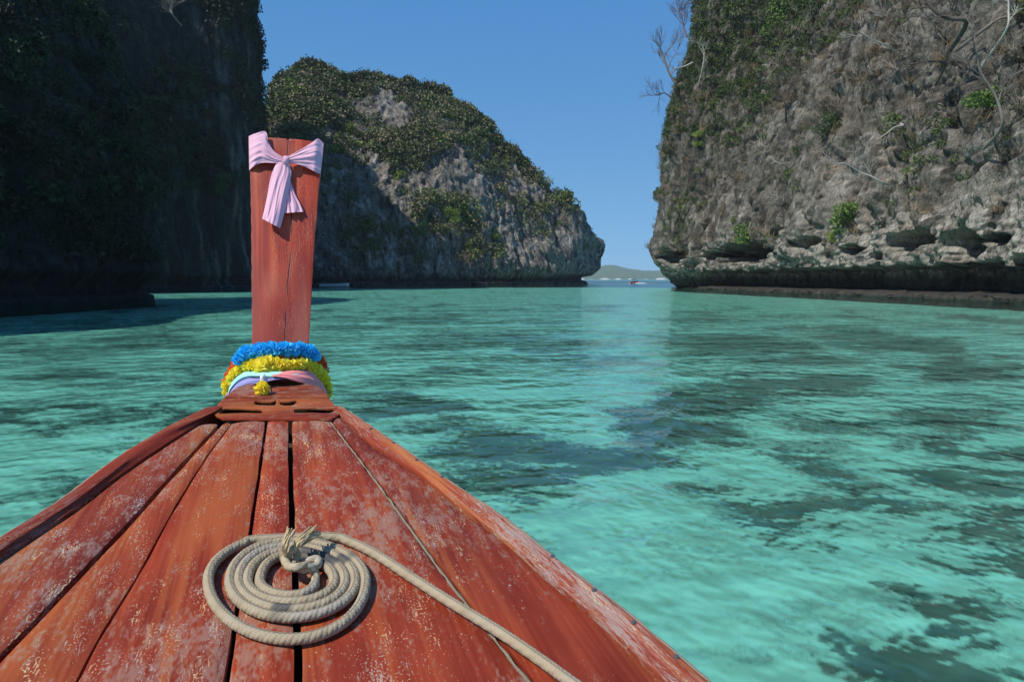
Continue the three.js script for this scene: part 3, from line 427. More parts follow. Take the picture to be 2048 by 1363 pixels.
function smallHull(L, B, H, y0 = 0) { const rows = []; for (let i = 0; i <= 16; i++) { const t = i / 16, b = B / 2 * Math.pow(Math.sin(Math.PI * Math.min(1, 0.35 + 0.65 * (1 - t)) / 1), 0.6) * (t > 0.98 ? 0.02 : 1), h = H * (1 + 0.5 * t * t); const r = []; for (let k = 0; k <= 10; k++) { const a = k / 10 * Math.PI; r.push([L * (t - 0.5), y0 + h - (h + 0.3) * Math.pow(Math.sin(a), 0.7), -Math.cos(a) * b * (0.6 + 0.4 * Math.abs(Math.cos(a)))]); } rows.push(r); } return loft(rows, { crease: 0.7 }); }
{
  const p = onWater(1268, 566.3), t = thing('longtail_boat', 'small red boat with a dark canopy far off in the channel between the cliffs', 'boat', p); t.rotation.y = 0.5;
  mesh('hull', smallHull(4.6, 1.3, 0.75), std({ color: lin(0.35, 0.05, 0.03) }), t);
  const c = []; for (let i = 0; i <= 6; i++) { const r = []; for (let k = 0; k <= 8; k++) { const a = k / 8 * Math.PI; r.push([-1.4 + i * 0.4, 1.55 + 0.28 * Math.sin(a), -0.62 * Math.cos(a)]); } c.push(r); } mesh('canopy', loft(c), std({ color: lin(0.05, 0.04, 0.16) }), t);
  for (const [x, z] of [[-1.35, -0.55], [-1.35, 0.55], [0.9, -0.55], [0.9, 0.55]]) mesh('post', tube([[x, 0.5, z], [x, 1.57, z]], 0.03, 6), std({ color: lin(0.2, 0.1, 0.06) }), t);
  const w = [], r = rng(77); for (let i = 0; i < 60; i++) { const g = new THREE.IcosahedronGeometry(0.1 + 0.22 * r(), 1); g.scale(2.4, 0.6, 1); g.translate(p[0] + 1 + 5.5 * r() * r() - 2.6 * (r() < 0.3), 0.03, p[2] + (r() - 0.5) * 1.6); w.push(plain(g)); }
  tag(mesh('wake', mergeGeometries(w), std({ color: lin(0.8, 0.83, 0.85) })), 'white foam trailing beside the small red boat in the channel', 'wake', null, 'stuff');
  const q = onWater(668, 570.7), b = thing('small_boat', 'white boat lying in the shade at the foot of the headland beside the prow', 'boat', q);
  const hw = 60 / FPX * -q[2]; b.rotation.y = 0.0;
  mesh('hull', smallHull(hw, 2.0, 0.5), std({ color: lin(0.75, 0.76, 0.78), roughness: 0.5 }), b);
  mesh('deck', loft([[[-hw * 0.48, 0.42, -0.6], [-hw * 0.48, 0.42, 0.6]], [[hw * 0.2, 0.45, -0.7], [hw * 0.2, 0.45, 0.7]], [[hw * 0.44, 0.6, -0.15], [hw * 0.44, 0.6, 0.15]]]), std({ color: lin(0.6, 0.6, 0.62) }), b);
}

// ---------------------------------------------------------------- the wooden boat we stand in
const HEAD = Math.atan((1024 - 562) / FPX / (PC + ((CY - HORIZON) / FPX) * PS)), HC = Math.cos(HEAD), HS = Math.sin(HEAD);
const DECK0 = 1.3898, SLOPE = 0.12;                                         // height of the deck where the eye stands, rise per metre towards the prow
const toBoat = (d) => [d[0] * HC - d[2] * HS, d[1], d[0] * HS + d[2] * HC];
const boatRay = (x, y) => { const d = ray(x, y); return [HC * d[0] - HS * d[2], d[1], HS * d[0] + HC * d[2]]; };
const deckY = (F) => DECK0 + SLOPE * F;
const onDeck = (x, y, off = 0) => { const d = boatRay(x, y), t = (DECK0 + off - EYE) / (d[1] + SLOPE * d[2]); return [d[0] * t, EYE + d[1] * t, d[2] * t]; };
const LEAN = 22 * Math.PI / 180, BASEF = 2.23, BN = [0, Math.sin(LEAN), Math.cos(LEAN)], BU = [0, Math.cos(LEAN), -Math.sin(LEAN)], B0 = [0, deckY(BASEF), -BASEF];
const onBoard = (x, y, off = 0) => { const d = boatRay(x, y), num = (B0[1] - EYE) * BN[1] + B0[2] * BN[2] + off, t = num / (d[1] * BN[1] + d[2] * BN[2]); return [d[0] * t, EYE + d[1] * t, d[2] * t]; };
const boardUW = (p) => [p[0], (p[1] - B0[1]) * BU[1] + (p[2] - B0[2]) * BU[2]];
const fromUW = (u, w, d) => [u, B0[1] + w * BU[1] + d * BN[1], B0[2] + w * BU[2] + d * BN[2]];
const edge = (pts, off = 0) => {                                            // a line drawn on the deck: x as a function of the distance forward
  const q = pts.map(([x, y]) => { const p = onDeck(x, y, off); return [-p[2], p[0]]; }).sort((a, b) => a[0] - b[0]), n = q.length;
  const m = q.map((_, i) => { const a = q[Math.max(0, i - 1)], b = q[Math.min(n - 1, i + 1)]; return (b[1] - a[1]) / (b[0] - a[0]); });
  const m0 = (q[Math.min(2, n - 1)][1] - q[0][1]) / (q[Math.min(2, n - 1)][0] - q[0][0]);
  const f = (F) => { if (F <= q[0][0]) return q[0][1] + m0 * (F - q[0][0]); if (F >= q[n - 1][0]) return q[n - 1][1] + m[n - 1] * (F - q[n - 1][0]); let i = 0; while (q[i + 1][0] < F) i++; const h = q[i + 1][0] - q[i][0], t = (F - q[i][0]) / h, t2 = t * t, t3 = t2 * t; return (2 * t3 - 3 * t2 + 1) * q[i][1] + (t3 - 2 * t2 + t) * h * m[i] + (-2 * t3 + 3 * t2) * q[i + 1][1] + (t3 - t2) * h * m[i + 1]; };
  f.max = q[n - 1][0]; f.min = q[0][0]; return f;
};
const boat = thing('longtail_boat', 'worn red wooden bow of the boat in front, with planked foredeck and tall prow board', 'boat');
boat.rotation.y = HEAD;

// worn red paint on wood: along the grain is v
function paintAt(u, v, worn) {
  const big = fbm(u * 5, v * 2.2, 1.5, 3), streak = n3(u * 55, v * 3.2, 2.5) + 0.7 * n3(u * 170, v * 6, 3.5), mid = fbm(u * 22, v * 9, 4.5, 3);
  let r = 138 + 34 * big + 18 * streak + 22 * mid, g = 47 + 16 * big + 13 * streak + 12 * mid, b = 26 + 6 * big + 8 * streak + 7 * mid;
  const or = smooth(-0.1, 0.45, fbm(u * 9 + 20, v * 1.6, 6.5, 3) + 0.3 * streak); r = lerp(r, 168, 0.7 * or); g = lerp(g, 84, 0.7 * or); b = lerp(b, 42, 0.7 * or);
  const dk = smooth(0.05, 0.5, fbm(u * 6 + 40, v * 2, 7.5, 3)); r = lerp(r, 98, 0.7 * dk); g = lerp(g, 24, 0.7 * dk); b = lerp(b, 18, 0.7 * dk);
  const region = fbm(u * 4 + 60, v * 3, 8.5, 3), grey = smooth(0.0, 0.6, region + 0.5 * n3(u * 80, v * 34, 9.5) + 0.4 * n3(u * 210, v * 90, 3.1) + worn + 0.08) * 0.7; r = lerp(r, 156, grey); g = lerp(g, 118, grey); b = lerp(b, 106, grey);
  const wx = u + 0.012 * n3(u * 30, v * 22, 1.1), wy = v + 0.02 * n3(u * 26, v * 18, 2.2), cr = Math.abs(n3(u * 62 + 0.25 * n3(u * 150, v * 120, 1), v * 5, 3.3)), cr2 = Math.abs(n3(u * 150 + 0.5 * n3(u * 120, v * 90, 5), v * 22, 4.4)), cm = smooth(-0.02, 0.3, region + worn * 0.6 + 0.06);
  const crack = Math.max(1 - smooth(0.005, 0.032, cr), 0.55 * (1 - smooth(0.01, 0.06, cr2))) * cm * smooth(-0.35, 0.1, n3(u * 20, v * 11, 5.5) + 0.3 * n3(u * 90, v * 60, 2));
  const zone = 0.35 * n3(u * 34, v * 16, 7.7) + 0.45 * fbm(u * 5 + 3, v * 3, 8.8, 2);
  const scratch = smooth(0.44, 0.62, n3(u * 420, v * 70, 6.6) * 0.75 + zone), speck = smooth(0.46, 0.6, n3(u * 330, v * 260, 9.9) * 0.75 + zone + 0.05), chip = smooth(0.66, 0.72, n3(u * 110, v * 80, 4.9) * 0.6 + 0.3 * n3(u * 300, v * 240, 1.4) + 0.5 * n3(u * 10, v * 7, 1.9));
  const k = (worn < -0.5 ? 0.3 : 1) * clamp(crack * 0.6 + scratch * 0.6 + speck * 0.7 + chip * 0.85, 0, 0.9), t = smooth(-0.1, 0.2, n3(u * 17, v * 13, 2.9)); r = lerp(r, lerp(178, 216, t), k); g = lerp(g, lerp(154, 178, t), k); b = lerp(b, lerp(146, 138, t), k);
  return [r, g, b, 150 + 26 * streak - 70 * clamp(crack + scratch * 0.5 + speck * 0.7 + chip, 0, 1) - 20 * grey + 20 * mid];
}
const WT = 2048, WM = 1.5, woodH = new Uint8Array(WT * WT);
const woodMap = texture(WT, WT, (i, j, c) => { const p = paintAt(i / WT * WM, j / WT * WM, 0); c[0] = p[0]; c[1] = p[1]; c[2] = p[2]; woodH[j * WT + i] = clamp(p[3], 0, 255); });
const woodBump = texture(WT, WT, (i, j, c) => { c[0] = c[1] = c[2] = woodH[j * WT + i]; }, 4, false);
const wood = (tint = [1, 1, 1]) => new THREE.MeshPhysicalMaterial({ name: 'red_paint', color: lin(tint[0] * 0.84, tint[1] * 1.0, tint[2] * 1.08), map: woodMap, bumpMap: woodBump, bumpScale: 0.0026, roughness: 0.6, specularIntensity: 0.45, side: THREE.DoubleSide });
const uvDeck = (ou = 0, ov = 0) => (p) => [(p[0] + 1.3 + ou) / WM, (-p[2] + 0.7 + ov) / WM];
// prow board: its own wear, with the long split down the middle
const crackLine = [[577, 270], [575, 300], [573, 330], [580, 400], [584, 455], [580, 520], [574, 580], [571, 640], [568, 700]].map(([x, y]) => boardUW(onBoard(x, y)));
const crackU = (w) => { for (let i = 1; i < crackLine.length; i++) if (w > crackLine[i][1]) { const t = (w - crackLine[i][1]) / (crackLine[i - 1][1] - crackLine[i][1]); return lerp(crackLine[i][0], crackLine[i - 1][0], t); } return crackLine[crackLine.length - 1][0]; };
const bh = new Uint8Array(512 * 1536);
const boardMap = texture(512, 1536, (i, j, c) => {
  const u = -0.2 + 0.4 * i / 512, w = -0.1 + 1.2 * j / 1536; let [r, g, b, h] = paintAt(u * 0.9 + 3, w * 0.8 + 2, -0.9);
  const fade = smooth(-0.15, 0.45, fbm(u * 7 + 5, w * 2.6, 3.3, 3) - 0.12 + 0.35 * smooth(0.62, 0.3, w)), fine = n3(u * 120, w * 26, 2.2);
  r = lerp(r * 1.18, 186 + 12 * fine, 0.6 * fade); g = lerp(g * 1.08, 120 + 12 * fine, 0.6 * fade); b = lerp(b * 0.95, 100 + 10 * fine, 0.6 * fade);
  const cx = Math.abs(u - crackU(w) - 0.004 * n3(u, w * 18, 4)), ck = (1 - smooth(0.0009, 0.002, cx)) * (w > 0.74 ? 1 : smooth(-0.35, -0.1, n3(1, w * 9, 7))) * smooth(0.05, 0.1, w); r = lerp(r, 30, ck); g = lerp(g, 14, ck); b = lerp(b, 10, ck);
  c[0] = r; c[1] = g; c[2] = b; bh[j * 512 + i] = clamp(h - 120 * ck, 0, 255);
});
const boardBump = texture(512, 1536, (i, j, c) => { c[0] = c[1] = c[2] = bh[j * 512 + i]; }, 4, false);
const bareWood = std({ name: 'bare_wood', color: lin(0.36, 0.27, 0.20), roughness: 0.85, bumpMap: woodBump, bumpScale: 0.002 });

// edges of the deck's pieces as they show in the photograph
const E = {
  outL: edge([[0, 1074], [118, 1000], [236, 913], [337, 852], [408, 817], [447, 797]], 0.012),
  ridL: edge([[0, 1093], [150, 994], [270, 905], [345, 859], [420, 824], [438, 814]], 0.015),
  seamL: edge([[0, 1118], [75, 1070], [150, 1020], [235, 955], [320, 897], [400, 846], [436, 824]]),
  g1: edge([[0, 1310], [100, 1207], [200, 1105], [260, 1040], [320, 975], [400, 888], [446, 840]]),
  g2: edge([[150, 1363], [190, 1285], [230, 1220], [270, 1155], [345, 1020], [410, 915], [466, 840]]),
  g3: edge([[452, 1363], [470, 1235], [500, 1060], [517, 950], [532, 842]]),
  g4: edge([[597, 1363], [590, 1160], [582, 1000], [580, 842]]),
  g5: edge([[1066, 1363], [1006, 1289], [899, 1156], [805, 1028], [728, 925], [662, 840]]),
  seamR: edge([[1327, 1363], [1216, 1259], [1156, 1208], [1092, 1156], [1015, 1086], [916, 1013], [840, 951], [741, 887], [684, 836]]),
  ridR: edge([[1385, 1363], [1275, 1259], [1170, 1172], [1068, 1092], [965, 1013], [870, 950], [765, 876], [680, 816]], 0.015),
  outR: edge([[1419, 1363], [1327, 1285], [1220, 1197], [1113, 1118], [1006, 1032], [908, 968], [788, 883], [660, 797]], 0.012),
};
const FMIN = -0.35, FEND = -onDeck(555, 838)[2];
function plank(name, A, B, gA, gB, tint, seed, { f0 = FMIN, f1 = FEND - 0.003, th = 0.03, lift = 0, bev = 0.0035 } = {}) {
  const rows = [], n = 90;
  for (let i = 0; i <= n; i++) {
    const F = lerp(f0, f1, i / n), l = A(F) + gA * (1 + 0.5 * n3(F * 7, seed, 5)) + 0.0015 * n3(F * 11, seed, 1), r = B(F) - gB * (1 + 0.5 * n3(F * 7, seed, 6)) + 0.0015 * n3(F * 11, seed, 2), y = deckY(F) + lift, row = [[l, y - th, -F], [l, y - bev, -F]];
    for (let k = 0; k <= 8; k++) { const x = lerp(l + bev, r - bev, k / 8); row.push([x, y + 0.0012 * n3(x * 8, F * 3, seed) - 0.0022 * Math.pow(Math.abs(k / 4 - 1), 3), -F]); }
    row.push([r, y - bev, -F], [r, y - th, -F]); rows.push(row);
  }
  return mesh(name, loft(rows, { crease: 0.6, cap: true, uvs: (p, i, j) => { const q = uvDeck(seed * 0.37, seed * 0.61)(p); return [q[0] + (j === 0 ? -0.02 : j === rows[0].length - 1 ? 0.02 : 0), q[1]]; } }), wood(tint), boat);
}
plank('plank', E.seamL, E.g1, 0.001, 0.006, [0.98, 1.15, 1.2], 1);
plank('plank', E.g1, E.g2, 0.006, 0.002, [1.08, 1.1, 1.0], 2);
plank('plank', E.g2, E.g3, 0.0022, 0.0035, [1.05, 1.0, 0.95], 3);
plank('plank', E.g3, E.g4, 0.0035, 0.0055, [1.12, 1.02, 0.9], 4);
plank('plank', E.g4, E.g5, 0.0055, 0.006, [1.08, 1.08, 1.0], 5);
plank('plank', E.g5, E.seamR, 0.004, 0.001, [0.9, 0.95, 0.95], 6);
{ // pale caulking in the right-hand seam
  const pts = []; for (let i = 0; i <= 220; i++) { const F = lerp(0.3, FEND - 0.01, i / 220); pts.push([E.g5(F) - 0.0026 + 0.0012 * n3(F * 30, 1, 2), deckY(F) - 0.0045 + 0.0015 * n3(F * 40, 3, 1), -F]); }
  mesh('caulking', tube(pts, (s) => 0.0026 * (0.9 + 0.8 * n3(s * 40, 1, 1)) * (0.75 + 0.4 * (1 - s)), 8), std({ color: lin(0.34, 0.28, 0.20), roughness: 0.95, bumpMap: woodBump, bumpScale: 0.003 }), boat);
}
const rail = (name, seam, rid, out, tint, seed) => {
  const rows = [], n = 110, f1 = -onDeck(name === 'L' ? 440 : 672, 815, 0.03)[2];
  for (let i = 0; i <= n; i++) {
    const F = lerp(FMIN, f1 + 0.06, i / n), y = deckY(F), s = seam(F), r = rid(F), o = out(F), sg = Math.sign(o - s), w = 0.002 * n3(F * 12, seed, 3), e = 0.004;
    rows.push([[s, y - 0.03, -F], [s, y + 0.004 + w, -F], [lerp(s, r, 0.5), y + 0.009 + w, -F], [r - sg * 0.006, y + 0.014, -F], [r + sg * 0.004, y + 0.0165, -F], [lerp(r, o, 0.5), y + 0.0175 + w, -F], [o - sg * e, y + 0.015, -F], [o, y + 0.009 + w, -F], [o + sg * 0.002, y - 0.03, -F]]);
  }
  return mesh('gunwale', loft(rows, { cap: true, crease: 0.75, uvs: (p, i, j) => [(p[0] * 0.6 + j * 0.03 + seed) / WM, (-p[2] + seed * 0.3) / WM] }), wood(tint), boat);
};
tag(rail('L', E.seamL, E.ridL, E.outL, [0.85, 0.85, 0.9], 7), 'left gunwale of the bow, darker on its inner side'); tag(rail('R', E.seamR, E.ridR, E.outR, [1.15, 1.6, 1.8], 8), 'right gunwale of the bow, tinted pale pink as if in sunlight');  // right rail tint carries the sunlit pink of its inner face
for (const [n, E1, col] of [['L', E.outL], ['R', E.outR]]) { const pts = []; for (let i = 0; i <= 160; i++) { const F = lerp(FMIN, 1.87, i / 160); pts.push([E1(F) + (n === 'L' ? -0.003 : 0.003), deckY(F) + 0.005 + 0.0015 * n3(F * 25, 4, 4), -F]); } mesh('edge_strip', tube(pts, (s) => 0.0055 + 0.0015 * n3(s * 70, 2, 2), 8), bareWood, boat); }
for (const [x, y] of [[741, 857], [787, 885], [833, 919], [884, 953], [1105, 1112], [1188, 1179], [1267, 1244], [1353, 1313]]) { const p = onDeck(x, y, 0.0175), g = new THREE.CylinderGeometry(0.0035, 0.004, 0.003, 12); const m = mesh('nail', g, std({ color: lin(0.10, 0.11, 0.13), roughness: 0.6, metalness: 0.3 }), boat); m.position.set(p[0], p[1] + 0.0005, p[2]); }

// breasthook: the carved block across the bow with four openings
{
  const off = 0.005, P2 = (x, y) => { const p = onDeck(x, y, off); return new THREE.Vector2(p[0], -p[2]); };
  const sh = new THREE.Shape(); [[447, 838], [662, 838], [683, 826], [664, 806], [654, 791], [453, 791], [441, 804], [424, 826]].forEach(([x, y], i) => { const p = P2(x, y); i ? sh.lineTo(p.x, p.y) : sh.moveTo(p.x, p.y); });
  const hole = (pts) => { const h = new THREE.Path(), c = new THREE.SplineCurve([...pts, pts[0]].map(([x, y]) => P2(x, y))).getPoints(60); h.setFromPoints(c); sh.holes.push(h); };
  hole([[506, 806], [512, 802], [530, 803], [545, 803], [553, 801], [552, 809], [546, 811.5], [520, 811], [508, 809]]);
  hole([[558, 801.5], [566, 803], [580, 802.5], [592, 801], [597, 803], [592, 807], [586, 811], [570, 812], [559, 809]]);
  hole([[440, 821], [452, 817], [480, 816.5], [505, 818], [524, 819], [525, 824], [520, 827], [490, 826.5], [450, 828], [436, 827]]);
  hole([[587, 819], [605, 817], [630, 816], [655, 817], [673, 818], [668, 823], [655, 827], [620, 826], [600, 827], [587, 825]]);
  const g = new THREE.ExtrudeGeometry(sh, { depth: 0.003, bevelEnabled: true, bevelThickness: 0.002, bevelSize: 0.002, bevelSegments: 2, curveSegments: 12 });
  const p = g.attributes.position, uv = g.attributes.uv;
  for (let i = 0; i < p.count; i++) { const x = p.getX(i), F = p.getY(i), d = p.getZ(i); p.setXYZ(i, x, deckY(F) + off - 0.003 + d, -F); uv.setXY(i, (F * 1.0 + d) / WM + 0.2, (x * 1.0 + 1 + d) / WM); }
  g.computeVertexNormals(); mesh('breasthook', toCreasedNormals(g, 0.6), wood([1.0, 1.12, 1.05]), boat);
  // raised neck piece in front of it
  const s2 = new THREE.Shape(); [[452, 792], [655, 792], [646, 782], [634, 772], [600, 764], [510, 764], [476, 773], [462, 783]].forEach(([x, y], i) => { const q = onDeck(x, y, 0.014); i ? s2.lineTo(q[0], -q[2]) : s2.moveTo(q[0], -q[2]); });
  const g2 = new THREE.ExtrudeGeometry(s2, { depth: 0.07, bevelEnabled: true, bevelThickness: 0.004, bevelSize: 0.003, bevelSegments: 2 }), p2 = g2.attributes.position, uv2 = g2.attributes.uv;
  for (let i = 0; i < p2.count; i++) { const x = p2.getX(i), F = p2.getY(i), d = p2.getZ(i); p2.setXYZ(i, x, deckY(F) + 0.010 - 0.07 + d, -F); uv2.setXY(i, (F + d) / WM + 0.5, (x + 1.4 + d) / WM); }
  g2.computeVertexNormals(); mesh('neck_block', toCreasedNormals(g2, 0.6), wood([0.95, 1.0, 1.0]), boat);
}
// prow board leaning forward
{
  const pts = [[616, 790], [617, 690], [620, 640], [623, 590], [626, 530], [629, 480], [634, 420], [638, 370], [641, 335], [645, 288], [628, 283], [600, 279], [577, 277.5], [575, 281], [573, 277], [533, 275], [499, 272], [499, 300], [500, 335], [501, 390], [502, 440], [502.5, 520], [503, 600], [503.5, 690], [503, 790]];
  const r = rng(5), sh = new THREE.Shape(); const uw = []; pts.forEach((q, i) => { const n = pts[(i + 1) % pts.length]; for (let k = 0; k < 5; k++) { const a = boardUW(onBoard(lerp(q[0], n[0], k / 5), lerp(q[1], n[1], k / 5))); uw.push([a[0] + (r() - 0.5) * 0.0022, a[1] + (r() - 0.5) * 0.001]); } });
  uw.forEach(([u, w], i) => i ? sh.lineTo(u, w) : sh.moveTo(u, w));
  const g = new THREE.ExtrudeGeometry(sh, { depth: 0.045, bevelEnabled: true, bevelThickness: 0.0025, bevelSize: 0.0022, bevelSegments: 2, bevelOffset: -0.0022 }), p = g.attributes.position, uv = g.attributes.uv;
  for (let i = 0; i < p.count; i++) { const u = p.getX(i), w = p.getY(i), d = p.getZ(i); uv.setXY(i, (u + 0.2) / 0.4, (w + 0.1) / 1.2); p.setXYZ(i, ...fromUW(u, w, d - 0.045)); }
  g.computeVertexNormals(); mesh('prow_board', toCreasedNormals(g, 0.7), std({ name: 'red_board', map: boardMap, bumpMap: boardBump, bumpScale: 0.002, roughness: 0.6 }), boat);
}
// hull under the deck, narrowing to the stem
{
  const rows = []; for (let i = 0; i <= 50; i++) { const F = lerp(FMIN, 2.32, i / 50), k = smooth(1.95, 2.32, F), l = lerp(E.outL(Math.min(F, 2.0)), -0.03, k), r = lerp(E.outR(Math.min(F, 2.0)), 0.03, k), y = deckY(F), keel = lerp(-0.3, 0.9, smooth(0.6, 2.32, F)), c = (l + r) / 2; const row = []; for (let t = 0; t <= 16; t++) { const a = t / 16 * Math.PI, w = Math.cos(a); row.push([c + (l - c) * Math.sign(w) * Math.pow(Math.abs(w), 0.7), lerp(y - 0.012, keel, Math.pow(Math.sin(a), 0.8)), -F]); } rows.push(row); }
  const fl = []; for (let i = 0; i <= 30; i++) { const F = lerp(FMIN, 2.05, i / 30), y = deckY(F) - 0.11; fl.push([[E.outL(F) + 0.03, y, -F], [E.outR(F) - 0.03, y, -F]]); } mesh('gap_shade_sheet', loft(fl), std({ color: lin(0.05, 0.03, 0.02) }), boat);  // added dark sheet that stands in for the shade seen through deck gaps
  mesh('gap_shade_panel', loft([[[E.outL(1.98) + 0.02, deckY(1.98) - 0.02, -2.02], [E.outR(1.98) - 0.02, deckY(1.98) - 0.02, -2.02]], [[E.outL(1.98) + 0.02, deckY(1.98) - 0.3, -2.02], [E.outR(1.98) - 0.02, deckY(1.98) - 0.3, -2.02]]]), std({ color: lin(0.03, 0.02, 0.015) }), boat);  // added dark panel, painted shade behind the plank ends
  mesh('hull', loft(rows, { uvs: (p) => [p[1] / WM, -p[2] / WM] }), wood([0.75, 0.75, 0.8]), boat);
}

// ---------------------------------------------------------------- cloths, garlands and rope on the bow
const onBoat = (o) => { o.rotation.y = HEAD; return o; };
// a strip of cloth between two lines of pixels, pleated along its length; off(s) is how far it stands off the board
function ribbon(top, bot, off, { ns = 70, nt = 44, pleats = 6, amp = 0.004, seed = 1, mid = 0.012, wrap = [false, false], pinch = () => 1 } = {}) {
  const at = (L, s) => { const n = L.length - 1, i = Math.min(n - 1, Math.floor(s * n)), t = s * n - i, c = (k) => L[clamp(k, 0, n)], h = (m) => { const a = c(i - 1)[m], b = c(i)[m], d = c(i + 1)[m], e = c(i + 2)[m]; return 0.5 * (2 * b + (d - a) * t + (2 * a - 5 * b + 4 * d - e) * t * t + (3 * b - a - 3 * d + e) * t * t * t); }; return [h(0), h(1)]; };
  const rows = [];
  for (let i = 0; i <= ns; i++) {
    const s = i / ns, a = at(top, s), b = at(bot, s), row = [];
    for (let j = 0; j <= nt; j++) {
      const t = j / nt, tt = t + 0.05 * n3(s * 2.5, t * 3, seed), f = amp * pinch(s) * (0.55 * Math.sin(2 * Math.PI * (pleats * tt + 0.7 * n3(s * 1.6, t * 1.5, seed + 3))) + 1.5 * (1 - 2 * Math.abs(n3(s * 0.9 + 2, t * pleats * 1.7 + 0.8 * n3(s * 1.3, t, seed), seed + 5))) + 0.5 * (1 - 2 * Math.abs(n3(s * 1.5, t * pleats * 4.1, seed + 8))) + 1.6 * n3(s * 2.5, t * 3.5, seed + 9));
      row.push(onBoard(lerp(a[0], b[0], t), lerp(a[1], b[1], t), off(s, t) + f + mid * Math.sin(Math.PI * t) * pinch(s)));
    }
    rows.push(row);
  }
  const back = (row) => row.map((p, j) => [p[0] * 1.0, p[1] - 0.05 * BN[1] - 0.006, p[2] - 0.05 * BN[2]]);
  if (wrap[0]) rows.unshift(back(rows[0])); if (wrap[1]) rows.push(back(rows[rows.length - 1]));
  return loft(rows);
}
const cloth = (c, ex = {}) => new THREE.MeshPhysicalMaterial({ color: c, roughness: 0.85, side: THREE.DoubleSide, sheen: 0.3, sheenColor: lin(0.8, 0.7, 0.8), sheenRoughness: 0.6, ...ex });
const pinkMat = cloth(lin(0.70, 0.40, 0.49));
{
  const t = onBoat(thing('cloth', 'faded pink cloth knotted round the top of the prow board', 'cloth'));
  mesh('band', ribbon([[497, 272], [501, 267], [525, 264], [531, 262], [533, 279], [541, 295], [553, 306], [572, 317]].map((p) => p).slice(0, 1).concat([[512, 266], [531, 263], [537, 285], [549, 303], [571, 317]]), [[498, 341], [505, 334], [517, 327], [530, 325], [548, 326], [571, 327]], (s) => 0.004 + 0.010 * smooth(0, 0.3, s) + 0.004 * s, { pleats: 4, amp: 0.0022, seed: 3, mid: 0.008, wrap: [true, false], pinch: (s) => 0.4 + 0.6 * Math.sin(Math.PI * clamp(s * 0.9 + 0.1, 0, 1)) }), pinkMat, t);
  mesh('band', ribbon([[571, 316], [586, 307], [604, 297], [622, 286], [636, 277], [647, 287]], [[571, 326], [588, 327], [606, 332], [620, 338], [631, 344], [640, 348]], (s) => 0.018 - 0.012 * smooth(0.7, 1, s), { pleats: 4, amp: 0.0022, seed: 13, mid: 0.008, wrap: [false, true], pinch: (s) => 0.35 + 0.65 * Math.sin(Math.PI * clamp(s * 0.85 + 0.05, 0, 1)) }), pinkMat, t);
  mesh('tail', ribbon([[573, 326], [577, 345], [583, 368], [592, 392], [600, 408], [607, 423]], [[566, 326], [567, 345], [569, 368], [570, 392], [569, 410], [568, 426]], (s) => 0.006 + 0.004 * s, { pleats: 3, amp: 0.0026, seed: 23, mid: 0.006, pinch: (s) => 0.3 + 0.9 * s }), pinkMat, t);
  mesh('tail', ribbon([[558, 319], [548, 335], [540, 358], [534, 392], [529, 416], [524, 437]], [[578, 324], [582, 345], [579, 370], [574, 398], [568, 427], [560, 456]], (s) => 0.014 + 0.003 * Math.sin(Math.PI * s), { pleats: 2, amp: 0.0034, seed: 33, mid: 0.014, pinch: (s) => 0.45 + 0.6 * s }), pinkMat, t);
  const k = []; const c0 = onBoard(572, 320, 0.03); for (let j = 0; j < 5; j++) { const pts = []; for (let i = 0; i <= 14; i++) { const a = -1.5 + 3.0 * i / 14, x = (j - 2) * 0.0034; pts.push([c0[0] + x + 0.002 * Math.sin(a * 2), c0[1] + Math.sin(a) * 0.0125, c0[2] + Math.cos(a) * 0.009 * (1 - 0.08 * (j - 2) ** 2) - 0.004]); } k.push(plain(tube(pts, 0.0034, 8))); }
  mesh('knot', mergeGeometries(k), pinkMat, t);
}
const ringOff = (x, k = 0.16) => { const q = (x - 556) / 104; return 0.030 - k * q * q; };   // how the wrappings fall back round the neck of the bow
for (const [name, label, top, bot, col, seed, lift, pl] of [
  ['sash', 'mint green sash tied round the prow under the yellow garland, left side', [[455, 790], [458, 774], [467, 758], [486, 744], [508, 742], [560, 742], [600, 744]], [[455, 794], [460, 779], [475, 763], [494, 754], [516, 753], [560, 753], [600, 752]], lin(0.35, 0.72, 0.64), 3, 0.0, 1.5],
  ['sash', 'purple and navy sash tied round the prow below the mint green one', [[444, 800], [459, 779], [475, 763], [496, 753], [520, 753], [548, 752], [572, 752]], [[446, 806], [462, 790], [482, 775], [505, 769], [530, 764], [552, 759], [578, 756]], lin(0.24, 0.235, 0.48), 7, 0.006, 2.5],
  ['sash', 'coral pink sash tied round the prow under the yellow garland, right side', [[543, 748], [560, 744], [590, 740], [620, 742], [637, 757], [650, 775], [658, 796]], [[543, 752], [567, 755], [595, 763], [622, 770], [638, 778], [646, 788], [654, 800]], lin(0.86, 0.26, 0.25), 11, 0.010, 2.5],
]) tag(onBoat(mesh(name, ribbon(top, bot, (s, t) => { const n = top.length - 1, i = Math.min(n - 1, Math.floor(s * n)), x = lerp(top[i][0], top[i + 1][0], s * n - i); return ringOff(x) + lift + 0.015 + 0.035 * t; }, { pleats: pl, amp: 0.002, seed, mid: 0.012 }), cloth(col))), label, 'sash');

